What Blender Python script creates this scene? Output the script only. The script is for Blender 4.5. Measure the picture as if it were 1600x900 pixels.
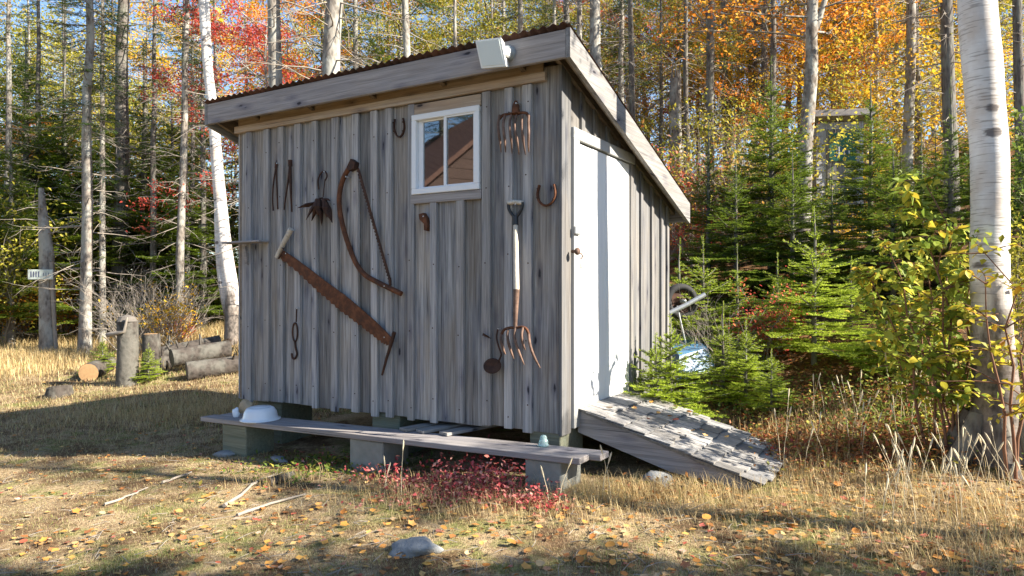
import bpy, math, random
import numpy as np
from mathutils import Vector, Matrix, noise as mnoise

for o in list(bpy.data.objects): bpy.data.objects.remove(o)
S = bpy.context.scene
COL = S.collection
rnd = random.Random(7)
R = math.radians

# ------------------------------------------------------------------ camera, sky, sun, exposure
CAMZ = 1.34
cam = bpy.data.cameras.new('camera'); cam_o = bpy.data.objects.new('camera', cam); COL.objects.link(cam_o)
cam_o.location = (0, 0, CAMZ); cam_o.rotation_euler = (R(90), 0, 0)
cam.sensor_width = 36.0; cam.lens = 36.0 * 1104 / 1600
cam.shift_y = 7.0 / 1600
cam.clip_end = 1000; cam.clip_start = 0.05
S.camera = cam_o

SHED_ROT = R(-30.5)
SUN_EL = R(33.0); SUN_BEHIND = R(10.0)
# horizontal direction towards the sun: along the front wall, a little behind its plane
_a = SHED_ROT + SUN_BEHIND
SUN_H = Vector((math.cos(_a), math.sin(_a), 0))
SUN_DIR = Vector((SUN_H.x * math.cos(SUN_EL), SUN_H.y * math.cos(SUN_EL), math.sin(SUN_EL)))
w = bpy.data.worlds.new('World'); S.world = w; w.use_nodes = True
wn = w.node_tree.nodes; wl = w.node_tree.links
bg = wn['Background']
sky = wn.new('ShaderNodeTexSky'); sky.sky_type = 'NISHITA'; sky.sun_disc = False
sky.sun_elevation = SUN_EL
sky.sun_rotation = math.atan2(SUN_H.x, SUN_H.y)
sky.air_density = 1.0; sky.dust_density = 0.3; sky.ozone_density = 3.0
wl.new(sky.outputs[0], bg.inputs[0]); bg.inputs[1].default_value = 0.08
sun = bpy.data.lights.new('sun', 'SUN'); sun.energy = 5.0; sun.angle = R(0.5); sun.color = (1.0, 0.91, 0.77)
sun_o = bpy.data.objects.new('sun', sun); COL.objects.link(sun_o)
sun_o.rotation_euler = SUN_DIR.to_track_quat('Z', 'Y').to_euler(); sun_o.location = (8, 2, 12)
vs = S.view_settings
vs.view_transform = 'Standard'; vs.look = 'None'; vs.exposure = 1.7; vs.gamma = 1.0; vs.use_curve_mapping = False
S.render.engine = 'CYCLES'
S.cycles.max_bounces = 8; S.cycles.transparent_max_bounces = 8

# ------------------------------------------------------------------ helpers
def tag(o, label=None, cat=None, group=None, kind=None):
    if label: o['label'] = label
    if cat: o['category'] = cat
    if group: o['group'] = group
    if kind: o['kind'] = kind
    return o

def empty(name, loc=(0, 0, 0), rz=0.0, scale=1.0, parent=None):
    o = bpy.data.objects.new(name, None); COL.objects.link(o)
    o.location = loc; o.rotation_euler = (0, 0, rz); o.scale = (scale,) * 3
    o.empty_display_size = 0.1; o.parent = parent
    return o

def link_mesh(name, me, mat=None, parent=None):
    o = bpy.data.objects.new(name, me); COL.objects.link(o)
    if parent: o.parent = parent
    if mat is not None and len(me.materials) == 0: me.materials.append(mat)
    return o

class MB:
    """collects shapes into one mesh; off is subtracted from every vertex"""
    def __init__(s, off=(0, 0, 0)): s.v = []; s.f = []; s.off = Vector(off); s.sm = []
    def add(s, vs, fs, smooth=False):
        n = len(s.v); s.v += [tuple(Vector(p) - s.off) for p in vs]
        s.f += [tuple(i + n for i in f) for f in fs]; s.sm += [smooth] * len(fs); return s
    def box(s, x0, x1, y0, y1, z0, z1, bev=0.0, mat=None):
        if x0 > x1: x0, x1 = x1, x0
        if y0 > y1: y0, y1 = y1, y0
        if z0 > z1: z0, z1 = z1, z0
        if bev <= 0:
            vs = [(x, y, z) for z in (z0, z1) for y in (y0, y1) for x in (x0, x1)]
            fs = [(0, 2, 3, 1), (4, 5, 7, 6), (0, 1, 5, 4), (2, 6, 7, 3), (0, 4, 6, 2), (1, 3, 7, 5)]
        else:
            c = ((x0 + x1) / 2, (y0 + y1) / 2, (z0 + z1) / 2); h = ((x1 - x0) / 2, (y1 - y0) / 2, (z1 - z0) / 2)
            bev = min(bev, min(h) * 0.9); vs = []; idx = {}
            for sx in (-1, 1):
                for sy in (-1, 1):
                    for sz in (-1, 1):
                        for ax in range(3):
                            sg = (sx, sy, sz); p = [sg[k] * (h[k] if k == ax else h[k] - bev) for k in range(3)]
                            idx[(sx, sy, sz, ax)] = len(vs); vs.append((c[0] + p[0], c[1] + p[1], c[2] + p[2]))
            fs = []
            for ax in range(3):
                u, v = (ax + 1) % 3, (ax + 2) % 3
                for sg in (-1, 1):
                    q = []
                    for su, sv in ((-1, -1), (1, -1), (1, 1), (-1, 1)):
                        k = [0, 0, 0]; k[ax] = sg; k[u] = su; k[v] = sv; q.append(idx[(k[0], k[1], k[2], ax)])
                    fs.append(tuple(q if sg > 0 else q[::-1]))
            for ax in range(3):      # edge chamfers along axis ax
                u, v = (ax + 1) % 3, (ax + 2) % 3
                for su in (-1, 1):
                    for sv in (-1, 1):
                        def I(sa, a2):
                            k = [0, 0, 0]; k[ax] = sa; k[u] = su; k[v] = sv; return idx[(k[0], k[1], k[2], a2)]
                        q = (I(-1, u), I(1, u), I(1, v), I(-1, v))
                        fs.append(q if su * sv < 0 else q[::-1])
            for sx in (-1, 1):
                for sy in (-1, 1):
                    for sz in (-1, 1):
                        t = tuple(idx[(sx, sy, sz, a2)] for a2 in range(3))
                        fs.append(t if sx * sy * sz > 0 else t[::-1])
        if mat is not None: vs = [mat @ Vector(p) for p in vs]
        return s.add(vs, fs)
    def tube(s, pts, rad, n=8, cap=True, smooth=True, flat=None):
        pts = [Vector(p) for p in pts]
        if not hasattr(rad, '__len__'): rad = [rad] * len(pts)
        rings = []; ref = None; vs = []
        for i, p in enumerate(pts):
            t = (pts[min(i + 1, len(pts) - 1)] - pts[max(i - 1, 0)]).normalized()
            if ref is None:
                ref = Vector((0, 0, 1)) if abs(t.z) < 0.9 else Vector((1, 0, 0))
            u = t.cross(ref)
            if u.length < 1e-6: u = t.orthogonal()
            u.normalize(); v = u.cross(t).normalized(); ref = v
            for k in range(n):
                a = 2 * math.pi * k / n
                vs.append(p + u * math.cos(a) * rad[i] + v * math.sin(a) * rad[i] * (flat or 1.0))
        fs = []
        for i in range(len(pts) - 1):
            for k in range(n):
                a, b = i * n + k, i * n + (k + 1) % n
                fs.append((a, a + n, b + n, b))
        s.add(vs, fs, smooth)
        if cap:
            s.add([vs[k] for k in range(n)], [tuple(range(n))]); m = len(vs) - n
            s.add([vs[m + k] for k in range(n)], [tuple(range(n))[::-1]])
        return s
    def lathe(s, prof, n=24, mat=None, smooth=True):
        vs = []
        for (r, z) in prof:
            for k in range(n):
                a = 2 * math.pi * k / n; vs.append(Vector((r * math.cos(a), r * math.sin(a), z)))
        if mat is not None: vs = [mat @ p for p in vs]
        fs = []
        for i in range(len(prof) - 1):
            for k in range(n):
                a, b = i * n + k, i * n + (k + 1) % n
                fs.append((a, b, b + n, a + n))
        return s.add(vs, fs, smooth)
    def prism(s, poly, fn, d0, d1, smooth=False):
        """poly: 2-D points; fn(u, v, d) gives a 3-D point"""
        n = len(poly)
        vs = [fn(u, v, d0) for u, v in poly] + [fn(u, v, d1) for u, v in poly]
        fs = [tuple(range(n)), tuple(range(2 * n - 1, n - 1, -1))]
        fs += [(i, i + n, (i + 1) % n + n, (i + 1) % n) for i in range(n)]
        return s.add(vs, fs, smooth)
    def mesh(s, name, mat=None):
        me = bpy.data.meshes.new(name); me.from_pydata(s.v, [], s.f)
        me.polygons.foreach_set('use_smooth', s.sm)
        if mat is not None: me.materials.append(mat)
        me.update(); return me
    def build(s, name, mat=None, parent=None):
        return link_mesh(name, s.mesh(name, mat), None, parent)

def np_mesh(name, V, F, mat=None, attrs=None, smooth=False):
    """fast mesh from arrays; F is (n,3) or (n,4); attrs: name -> float per vertex"""
    me = bpy.data.meshes.new(name); k = F.shape[1]
    me.vertices.add(len(V)); me.vertices.foreach_set('co', np.ascontiguousarray(V, dtype=np.float32).ravel())
    me.loops.add(F.size); me.loops.foreach_set('vertex_index', np.ascontiguousarray(F, dtype=np.int32).ravel())
    me.polygons.add(len(F)); me.polygons.foreach_set('loop_start', np.arange(0, F.size, k, dtype=np.int32))
    if smooth: me.polygons.foreach_set('use_smooth', np.ones(len(F), dtype=bool))
    for an, av in (attrs or {}).items():
        at = me.attributes.new(an, 'FLOAT', 'POINT'); at.data.foreach_set('value', np.ascontiguousarray(av, dtype=np.float32))
    if mat is not None: me.materials.append(mat)
    me.update(calc_edges=True); return me

def copy_tree(o, parent=None):
    c = o.copy(); COL.objects.link(c); c.parent = parent
    for ch in list(o.children): copy_tree(ch, c)
    return c

# shed-local measurements: a along the front wall (0 at the right corner, left negative), b in depth, z up
F_PX = 1104.0; HOR = 457.0
SC = Vector((0.35, 5.15, 0)); UX = Vector((math.cos(SHED_ROT), math.sin(SHED_ROT), 0)); UY = Vector((-UX.y, UX.x, 0))
def FR(px, py, b=0.0):
    """point on the plane b = const parallel to the front wall"""
    k = (px - 800) / F_PX; bx = SC.x + b * UY.x; by = SC.y + b * UY.y
    a = (by * k - bx) / (UX.x - UX.y * k); d = by + a * UX.y
    return Vector((a, b, CAMZ + (HOR - py) / F_PX * d))
def SD(px, py, a=0.0):
    """point on the plane a = const parallel to the door wall"""
    k = (px - 800) / F_PX; bx = SC.x + a * UX.x; by = SC.y + a * UX.y
    b = (by * k - bx) / (UY.x - UY.y * k); d = by + b * UY.y
    return Vector((a, b, CAMZ + (HOR - py) / F_PX * d))
def LW(p):
    """shed-local to world"""
    return Vector((SC.x + p[0] * UX.x + p[1] * UY.x, SC.y + p[0] * UX.y + p[1] * UY.y, p[2]))
def WP(px, d): return (px - 800) / F_PX * d
def local_root(name, p): 
    return empty(name, LW(p), SHED_ROT)

# terrain
def G(x, y):
    x = np.asarray(x, dtype=float); y = np.asarray(y, dtype=float)
    s = 0.75 * x + 0.45 * (y - 6)
    h = 0.33 * 0.55 * np.logaddexp(0, (s - 1.6) / 0.55)
    h = np.where(h > 6, 6 + (h - 6) * 0.35, h)
    l = 0.045 * np.clip(x - 0.35, -7.5, 0)
    bk = 0.05 * np.clip(y - 9, 0, 40)
    bump = 0.75 * np.exp(-((x + 4.5) ** 2 / 8 + (y - 17) ** 2 / 14))
    return h + l + bk + bump
def Gn(x, y):
    x = np.asarray(x, dtype=float); y = np.asarray(y, dtype=float)
    n = (np.sin(x * 2.1 + 1.3 * np.sin(y * 1.7)) * np.cos(y * 2.6 + 0.8 * np.sin(x * 3.1)) * 0.014
         + np.sin(x * 7.3 + y * 3.1 + np.sin(y * 5.7)) * np.cos(y * 8.1 - x * 2.2) * 0.006
         + np.sin(x * 17 + 2 * np.sin(y * 13)) * np.sin(y * 19 + x * 5) * 0.003)
    return G(x, y) + n
def g(x, y): return float(Gn(x, y))

# ------------------------------------------------------------------ materials
class NT:
    def __init__(s, name):
        s.m = bpy.data.materials.new(name); s.m.use_nodes = True; s.t = s.m.node_tree; s.n = s.t.nodes; s.l = s.t.links
        s.b = s.n['Principled BSDF']; s.out = s.n['Material Output']
    def _in(s, sock, v):
        if v is None: return
        if hasattr(v, 'is_output') or isinstance(v, bpy.types.NodeSocket): s.l.new(v, sock)
        elif isinstance(v, (tuple, list)) and len(v) == 3 and sock.type == 'RGBA': sock.default_value = (*v, 1)
        else: sock.default_value = v
    def obj(s): return s.n.new('ShaderNodeTexCoord').outputs['Object']
    def rand(s): return s.n.new('ShaderNodeObjectInfo').outputs['Random']
    def attr(s, name):
        a = s.n.new('ShaderNodeAttribute'); a.attribute_name = name; return a.outputs['Fac']
    def mapping(s, vec, scale=(1, 1, 1), loc=None):
        m = s.n.new('ShaderNodeMapping'); s._in(m.inputs[0], vec); s._in(m.inputs['Scale'], scale); s._in(m.inputs['Location'], loc); return m.outputs[0]
    def comb(s, x, y, z):
        c = s.n.new('ShaderNodeCombineXYZ'); s._in(c.inputs[0], x); s._in(c.inputs[1], y); s._in(c.inputs[2], z); return c.outputs[0]
    def noise(s, vec, scale=5, detail=4, rough=0.55, dist=0.0, col=False):
        x = s.n.new('ShaderNodeTexNoise'); s._in(x.inputs['Vector'], vec); x.inputs['Scale'].default_value = scale
        x.inputs['Detail'].default_value = detail; x.inputs['Roughness'].default_value = rough; x.inputs['Distortion'].default_value = dist
        return x.outputs[1 if col else 0]
    def vor(s, vec, scale=5, feature='F1', out='Distance'):
        x = s.n.new('ShaderNodeTexVoronoi'); x.feature = feature; s._in(x.inputs['Vector'], vec); x.inputs['Scale'].default_value = scale
        return x.outputs[out]
    def math(s, op, a, b=None, c=None, clamp=False):
        x = s.n.new('ShaderNodeMath'); x.operation = op; x.use_clamp = clamp
        s._in(x.inputs[0], a); s._in(x.inputs[1], b); s._in(x.inputs[2], c); return x.outputs[0]
    def mix(s, f, a, b, mode='MIX'):
        x = s.n.new('ShaderNodeMix'); x.data_type = 'RGBA'; x.blend_type = mode
        s._in(x.inputs[0], f); s._in(x.inputs[6], a); s._in(x.inputs[7], b); return x.outputs[2]
    def ramp(s, f, pts, interp='LINEAR'):
        x = s.n.new('ShaderNodeValToRGB'); x.color_ramp.interpolation = interp; e = x.color_ramp.elements
        while len(e) < len(pts): e.new(0.5)
        for i, (p, c) in enumerate(pts):
            e[i].position = p; e[i].color = (*c, 1) if hasattr(c, '__len__') else (c, c, c, 1)
        s._in(x.inputs[0], f); return x.outputs[0]
    def bump(s, h, strength=0.5, dist=0.01):
        x = s.n.new('ShaderNodeBump'); x.inputs['Strength'].default_value = strength; x.inputs['Distance'].default_value = dist
        s._in(x.inputs['Height'], h); s.l.new(x.outputs[0], s.b.inputs['Normal']); return x.outputs[0]
    def fin(s, col=None, rough=0.7, spec=0.3, metal=0.0):
        s._in(s.b.inputs['Base Color'], col); s._in(s.b.inputs['Roughness'], rough)
        s.b.inputs['Specular IOR Level'].default_value = spec; s._in(s.b.inputs['Metallic'], metal); return s.m

def wood(name, axis='z', dark=(0.055, 0.058, 0.065), light=(0.43, 0.43, 0.435), warm=(0.34, 0.27, 0.19), blue=(0.12, 0.15, 0.22),
         warm_amt=0.30, blue_amt=0.55, knots=True, bump=0.6, vary=0.55):
    t = NT(name); o = t.obj(); r = t.rand()
    off = t.comb(t.math('MULTIPLY', r, 37.0), t.math('MULTIPLY', r, 91.0), t.math('MULTIPLY', r, 53.0))
    ad = t.n.new('ShaderNodeVectorMath'); ad.operation = 'ADD'; t.l.new(o, ad.inputs[0]); t.l.new(off, ad.inputs[1]); v = ad.outputs[0]
    def sc(c, a): return tuple(a if 'xyz'[i] == axis else c for i in range(3))
    gr = t.noise(t.mapping(v, sc(34, 1.3)), 1, 5, 0.6, 0.6)
    fi = t.noise(t.mapping(v, sc(160, 2.6)), 1, 3, 0.6, 0.3)
    big = t.noise(t.mapping(v, sc(2.6, 1.1)), 1, 4, 0.6, 0.5)
    big2 = t.noise(t.mapping(v, sc(5.5, 0.9), (3.3, 7.1, 1.7)), 1, 5, 0.65, 0.8)
    base = t.ramp(t.math('ADD', t.math('MULTIPLY', gr, 0.55), t.math('MULTIPLY', fi, 0.45)), [(0.34, dark), (0.5, tuple((a + b) / 2 for a, b in zip(dark, light))), (0.64, light)])
    c = t.mix(t.math('MULTIPLY', t.ramp(big, [(0.42, 0.0), (0.62, 1.0)]), warm_amt), base, t.mix(0.75, base, warm))
    c = t.mix(t.math('MULTIPLY', t.ramp(big2, [(0.48, 0.0), (0.66, 1.0)]), blue_amt), c, t.mix(0.7, c, blue))
    br = t.math('MULTIPLY_ADD', r, vary, 1.0 - vary * 0.5)
    c = t.mix(1.0, c, t.comb(br, br, br), 'MULTIPLY')
    h = t.math('ADD', gr, t.math('MULTIPLY', fi, 0.8))
    if knots:
        sp = t.n.new('ShaderNodeSeparateXYZ'); t.l.new(o, sp.inputs[0]); X_, Y_, Z_ = sp.outputs
        along, across = {'z': (Z_, t.math('ADD', X_, Y_)), 'x': (X_, t.math('ADD', Y_, Z_)), 'y': (Y_, t.math('ADD', X_, Z_))}[axis]
        kv = t.vor(t.comb(t.math('MULTIPLY_ADD', across, 8.0, t.math('MULTIPLY', r, 61.0)), 0.0, t.math('MULTIPLY_ADD', along, 2.6, t.math('MULTIPLY', r, 29.0))), 1.0)
        wob = t.noise(t.mapping(v, sc(60, 24)), 1, 2)
        kd = t.math('ADD', kv, t.math('MULTIPLY', wob, 0.12))
        k = t.ramp(kd, [(0.115, 1.0), (0.165, 0.0)])
        halo = t.ramp(kd, [(0.13, 0.9), (0.38, 0.0)])
        c = t.mix(halo, c, t.mix(1.0, c, (0.55, 0.56, 0.66), 'MULTIPLY'))
        c = t.mix(t.math('MULTIPLY', k, 0.9), c, (0.022, 0.022, 0.028))
        h = t.math('SUBTRACT', h, t.math('MULTIPLY', k, 0.5))
        crack = t.ramp(t.noise(t.mapping(v, sc(55, 0.75), (9, 4, 2)), 1, 2, 0.5), [(0.27, 1.0), (0.31, 0.0)])
        c = t.mix(t.math('MULTIPLY', crack, 0.7), c, (0.045, 0.043, 0.048)); h = t.math('SUBTRACT', h, crack)
    t.bump(h, bump, 0.004)
    return t.fin(c, 0.82, 0.18)

MAT = {}
MAT['wood_v'] = wood('weathered_board_vertical', 'z', dark=(0.060, 0.061, 0.066), light=(0.43, 0.425, 0.42), warm_amt=0.45, blue_amt=0.6, blue=(0.12, 0.145, 0.20), vary=0.7)
MAT['batten'] = wood('weathered_batten', 'z', dark=(0.17, 0.168, 0.172), light=(0.50, 0.485, 0.475), blue_amt=0.35, warm_amt=0.3, vary=0.45)
MAT['wood_x'] = wood('weathered_board_long', 'x', dark=(0.18, 0.165, 0.165), light=(0.40, 0.375, 0.37), blue_amt=0.2, warm_amt=0.25, vary=0.2)
MAT['wood_y'] = wood('weathered_board_deep', 'y', dark=(0.14, 0.135, 0.13), light=(0.32, 0.31, 0.30), blue_amt=0.15, warm_amt=0.15, vary=0.2)
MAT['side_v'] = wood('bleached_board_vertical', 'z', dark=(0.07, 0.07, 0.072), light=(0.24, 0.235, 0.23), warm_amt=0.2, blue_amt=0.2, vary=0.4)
MAT['warm_x'] = wood('sheltered_board', 'x', dark=(0.20, 0.14, 0.09), light=(0.46, 0.36, 0.25), warm=(0.33, 0.20, 0.09), warm_amt=0.7, blue_amt=0.1, vary=0.15)
MAT['trim_x'] = wood('sheltered_trim', 'x', dark=(0.28, 0.22, 0.17), light=(0.55, 0.46, 0.37), warm=(0.42, 0.28, 0.18), warm_amt=0.5, blue_amt=0.1, vary=0.15)
MAT['shingle'] = wood('silver_shingle', 'x', dark=(0.08, 0.08, 0.082), light=(0.33, 0.325, 0.32), warm_amt=0.2, blue_amt=0.1, knots=False, vary=0.7)
MAT['shingle_z'] = wood('outhouse_shingle', 'z', dark=(0.26, 0.26, 0.28), light=(0.56, 0.56, 0.59), warm_amt=0.1, blue_amt=0.3, knots=False, vary=0.5)
MAT['handle'] = wood('tool_handle', 'z', dark=(0.42, 0.37, 0.30), light=(0.68, 0.63, 0.55), warm_amt=0.2, blue_amt=0.0, knots=False, vary=0.1)
MAT['dark_wood'] = wood('dark_brown_timber', 'y', dark=(0.10, 0.075, 0.055), light=(0.24, 0.19, 0.14), warm_amt=0.3, blue_amt=0.0, vary=0.3)  # dark brown wood for framing, roof deck and wall backing
MAT['timber_block'] = wood('greenish_timber_block', 'x', dark=(0.10, 0.115, 0.085), light=(0.25, 0.26, 0.20), warm=(0.2, 0.17, 0.1), blue=(0.15, 0.2, 0.17), vary=0.3, knots=False)

def simple(name, col, rough=0.6, spec=0.4, metal=0.0, var=0.25, scale=9, bump=0.2, bd=0.003):
    t = NT(name); v = t.obj(); n = t.noise(v, scale, 5, 0.6)
    c = t.mix(n, tuple(x * (1 - var) for x in col), tuple(min(1, x * (1 + var)) for x in col))
    t.bump(t.noise(v, scale * 6, 4, 0.6), bump, bd)
    return t.fin(c, rough, spec, metal)
def rusty(name, a=(0.075, 0.030, 0.016), b=(0.19, 0.075, 0.035), d=(0.03, 0.022, 0.02)):
    t = NT(name); v = t.obj(); n = t.noise(v, 14, 6, 0.65); n2 = t.noise(v, 55, 5, 0.7)
    c = t.ramp(n, [(0.30, d), (0.47, a), (0.66, b)]); c = t.mix(t.math('MULTIPLY', n2, 0.5), c, b)
    t.bump(n2, 0.5, 0.002); return t.fin(c, 0.78, 0.3, 0.15)
MAT['rust'] = rusty('rusty_steel')
MAT['rust_dark'] = rusty('dark_rusty_iron', (0.04, 0.022, 0.017), (0.09, 0.042, 0.026), (0.02, 0.016, 0.016))
MAT['rust_bright'] = rusty('worn_fork_steel', (0.10, 0.06, 0.045), (0.25, 0.16, 0.12), (0.045, 0.032, 0.028))
def white_door():
    t = NT('white_door_paint'); v = t.obj(); gr = t.noise(t.mapping(v, (60, 60, 1.6)), 1, 4, 0.6)
    worn = t.ramp(t.noise(t.mapping(v, (11, 11, 1.0)), 1, 6, 0.75), [(0.54, 0.0), (0.68, 1.0)])
    c = t.mix(t.math('MULTIPLY', worn, 0.5), t.mix(gr, (0.62, 0.63, 0.63), (0.78, 0.78, 0.77)), (0.40, 0.39, 0.37))
    t.bump(gr, 0.25, 0.003); return t.fin(c, 0.55, 0.35)
MAT['door'] = white_door()
MAT['grey_paint'] = simple('pale_grey_trim_paint', (0.34, 0.34, 0.33), 0.65, 0.3, var=0.18, scale=7)
MAT['vinyl'] = simple('white_vinyl', (0.78, 0.80, 0.82), 0.35, 0.5, var=0.04, bump=0.03)
MAT['lamp_face'] = simple('frosted_lamp_face', (0.62, 0.68, 0.66), 0.3, 0.5, var=0.05, bump=0.02)
MAT['lamp_body'] = simple('cream_lamp_housing', (0.74, 0.75, 0.72), 0.4, 0.5, var=0.06, bump=0.03)
MAT['plastic'] = simple('grey_plastic', (0.30, 0.33, 0.34), 0.45, 0.5, var=0.1)
MAT['black_plastic'] = simple('black_grip_plastic', (0.022, 0.022, 0.024), 0.5, 0.5)
MAT['rubber'] = simple('tyre_rubber', (0.030, 0.030, 0.031), 0.8, 0.3, scale=20)
MAT['galv'] = simple('galvanised_steel', (0.52, 0.54, 0.55), 0.42, 0.5, 0.55, var=0.2)
MAT['blue_paint'] = simple('blue_tray_paint', (0.10, 0.24, 0.42), 0.45, 0.5, var=0.35, scale=6)
MAT['enamel'] = simple('white_enamel', (0.74, 0.80, 0.86), 0.22, 0.5, var=0.05, scale=4, bump=0.02)
MAT['concrete'] = simple('concrete_block', (0.25, 0.255, 0.235), 0.92, 0.1, var=0.3, scale=12, bump=0.6, bd=0.006)
MAT['rock_tan'] = simple('tan_stone', (0.46, 0.35, 0.23), 0.85, 0.2, var=0.3, scale=16, bump=0.5)
MAT['rock_grey'] = simple('pale_grey_stone', (0.24, 0.25, 0.255), 0.85, 0.2, var=0.35, scale=9, bump=0.7, bd=0.01)
MAT['dark_inside'] = simple('unlit_interior', (0.03, 0.028, 0.026), 0.9, 0.1)
MAT['sign'] = simple('faded_sign_paint', (0.47, 0.53, 0.50), 0.6, 0.3, var=0.3, scale=18)
MAT['sign_ink'] = simple('faded_sign_letters', (0.09, 0.10, 0.17), 0.6, 0.3)
MAT['green_sign'] = simple('green_poster', (0.015, 0.11, 0.08), 0.5, 0.4, var=0.25)
MAT['navy'] = simple('navy_print', (0.035, 0.05, 0.16), 0.5, 0.4)
MAT['pale_print'] = simple('pale_print', (0.5, 0.52, 0.60), 0.5, 0.4)
MAT['house_wall'] = simple('brown_house_siding', (0.115, 0.075, 0.062), 0.8, 0.2, scale=3)
MAT['house_roof'] = simple('brown_house_roof', (0.16, 0.09, 0.07), 0.85, 0.2, scale=5)
def insul():
    t = NT('aqua_glass'); t.b.inputs['Transmission Weight'].default_value = 0.6; t.b.inputs['IOR'].default_value = 1.5
    return t.fin((0.62, 0.82, 0.80), 0.12, 0.5)
MAT['aqua'] = insul()
def pane():
    t = NT('window_glass'); gl = t.n.new('ShaderNodeBsdfGlossy'); gl.inputs['Roughness'].default_value = 0.02; gl.inputs['Color'].default_value = (0.95, 0.97, 1, 1)
    tr = t.n.new('ShaderNodeBsdfTransparent'); tr.inputs['Color'].default_value = (0.72, 0.76, 0.76, 1)
    mx = t.n.new('ShaderNodeMixShader'); mx.inputs[0].default_value = 0.17
    t.l.new(tr.outputs[0], mx.inputs[1]); t.l.new(gl.outputs[0], mx.inputs[2]); t.l.new(mx.outputs[0], t.out.inputs[0]); return t.m
MAT['glass'] = pane()
def corrug():
    t = NT('rusted_corrugated_roofing'); v = t.obj(); n = t.noise(t.mapping(v, (3, 1.2, 3)), 1, 6, 0.65)
    c = t.ramp(n, [(0.3, (0.02, 0.014, 0.013)), (0.5, (0.06, 0.03, 0.022)), (0.7, (0.14, 0.06, 0.04))])
    t.bump(t.noise(v, 60, 4), 0.3, 0.002); return t.fin(c, 0.7, 0.3, 0.2)
MAT['roofing'] = corrug()

def bark(name, a, b, sc=(16, 16, 3.2), lich=None, lich_amt=0.5, bump=0.8, lich_sc=4):
    t = NT(name); v = t.obj(); r = t.rand(); off = t.comb(t.math('MULTIPLY', r, 17.0), t.math('MULTIPLY', r, 5.0), t.math('MULTIPLY', r, 23.0))
    n = t.noise(t.mapping(v, sc, off), 1, 6, 0.65, 0.4); pl = t.vor(t.mapping(v, tuple(x * 1.6 for x in sc), off), 1.0)
    f = t.math('ADD', t.math('MULTIPLY', n, 0.75), t.math('MULTIPLY', pl, 0.35))
    c = t.ramp(f, [(0.28, a), (0.62, b)])
    if lich: c = t.mix(t.math('MULTIPLY', t.ramp(t.noise(t.mapping(v, (1, 1, .6), off), lich_sc, 5, 0.65), [(0.45, 0.0), (0.58, 1.0)]), lich_amt), c, lich)
    t.bump(f, bump, 0.02); return t.fin(c, 0.9, 0.1)
MAT['bark_spruce'] = bark('spruce_bark', (0.035, 0.029, 0.025), (0.25, 0.22, 0.19), (13, 13, 5), lich=(0.40, 0.40, 0.36), lich_amt=0.7, lich_sc=3.2)
MAT['bark_dark'] = bark('dark_spruce_bark', (0.035, 0.030, 0.028), (0.16, 0.14, 0.125), lich=(0.25, 0.26, 0.22), lich_amt=0.45)
MAT['bark_maple'] = bark('mottled_maple_bark', (0.06, 0.05, 0.042), (0.22, 0.19, 0.16), (9, 9, 4), (0.42, 0.42, 0.38), 0.75, lich_sc=7)
MAT['dead_twig'] = simple('dead_grey_twig', (0.30, 0.265, 0.225), 0.9, 0.1, var=0.35)
MAT['twig_red'] = simple('reddish_twig', (0.20, 0.105, 0.065), 0.8, 0.2, var=0.3)
MAT['log_bark'] = bark('old_shaded_log_bark', (0.016, 0.014, 0.012), (0.085, 0.073, 0.064), (9, 9, 9), (0.20, 0.20, 0.175), 0.4)  # bark colour darkened to stand in for the shed's shadow
MAT['log_end'] = simple('cut_log_end', (0.42, 0.26, 0.13), 0.85, 0.15, var=0.4, scale=22)
MAT['log_end_grey'] = simple('weathered_shaded_log_end', (0.15, 0.135, 0.12), 0.85, 0.15, var=0.4, scale=22)  # weathered grey, darkened further in place of shade on the post
def birch_bark():
    t = NT('birch_bark'); v = t.obj()
    fine = t.noise(t.mapping(v, (5, 5, 60)), 1, 4, 0.6); blot = t.noise(t.mapping(v, (3.0, 3.0, 2.0)), 1, 5, 0.6)
    len_ = t.ramp(t.noise(t.mapping(v, (6.5, 6.5, 95)), 1, 2, 0.5), [(0.58, 0.0), (0.63, 1.0)])
    c = t.mix(fine, (0.60, 0.57, 0.54), (0.82, 0.80, 0.78)); c = t.mix(t.ramp(blot, [(0.45, 0.0), (0.66, 0.7)]), c, (0.50, 0.40, 0.32))
    c = t.mix(t.math('MULTIPLY', len_, 0.55), c, (0.20, 0.16, 0.13))
    sep = t.n.new('ShaderNodeSeparateXYZ'); t.l.new(v, sep.inputs[0])
    low = t.math('ADD', sep.outputs[2], t.math('MULTIPLY', t.math('SUBTRACT', t.noise(t.mapping(v, (5, 5, 1.4)), 1, 5, 0.65), 0.5), 2.2))
    rough = t.ramp(t.math('DIVIDE', low, 2.0), [(0.32, 1.0), (0.56, 0.0)])
    old = t.ramp(t.noise(t.mapping(v, (14, 14, 9)), 1, 6, 0.65), [(0.35, (0.05, 0.045, 0.04)), (0.65, (0.26, 0.22, 0.19))])
    c = t.mix(rough, c, old)
    scar = t.ramp(t.math('ADD', t.vor(t.mapping(v, (3.0, 3.0, 5.5), (0.4, 0.2, 0.75)), 1.0), t.math('MULTIPLY', t.noise(t.mapping(v, (30, 30, 60)), 1, 3), 0.12)), [(0.20, 1.0), (0.26, 0.0)])
    c = t.mix(t.math('MULTIPLY', scar, 0.8), c, (0.06, 0.04, 0.035))
    t.bump(t.math('ADD', fine, t.math('MULTIPLY', rough, t.noise(t.mapping(v, (20, 20, 12)), 1, 5))), 0.35, 0.01); return t.fin(c, 0.6, 0.3)
MAT['birch'] = birch_bark()

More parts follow.
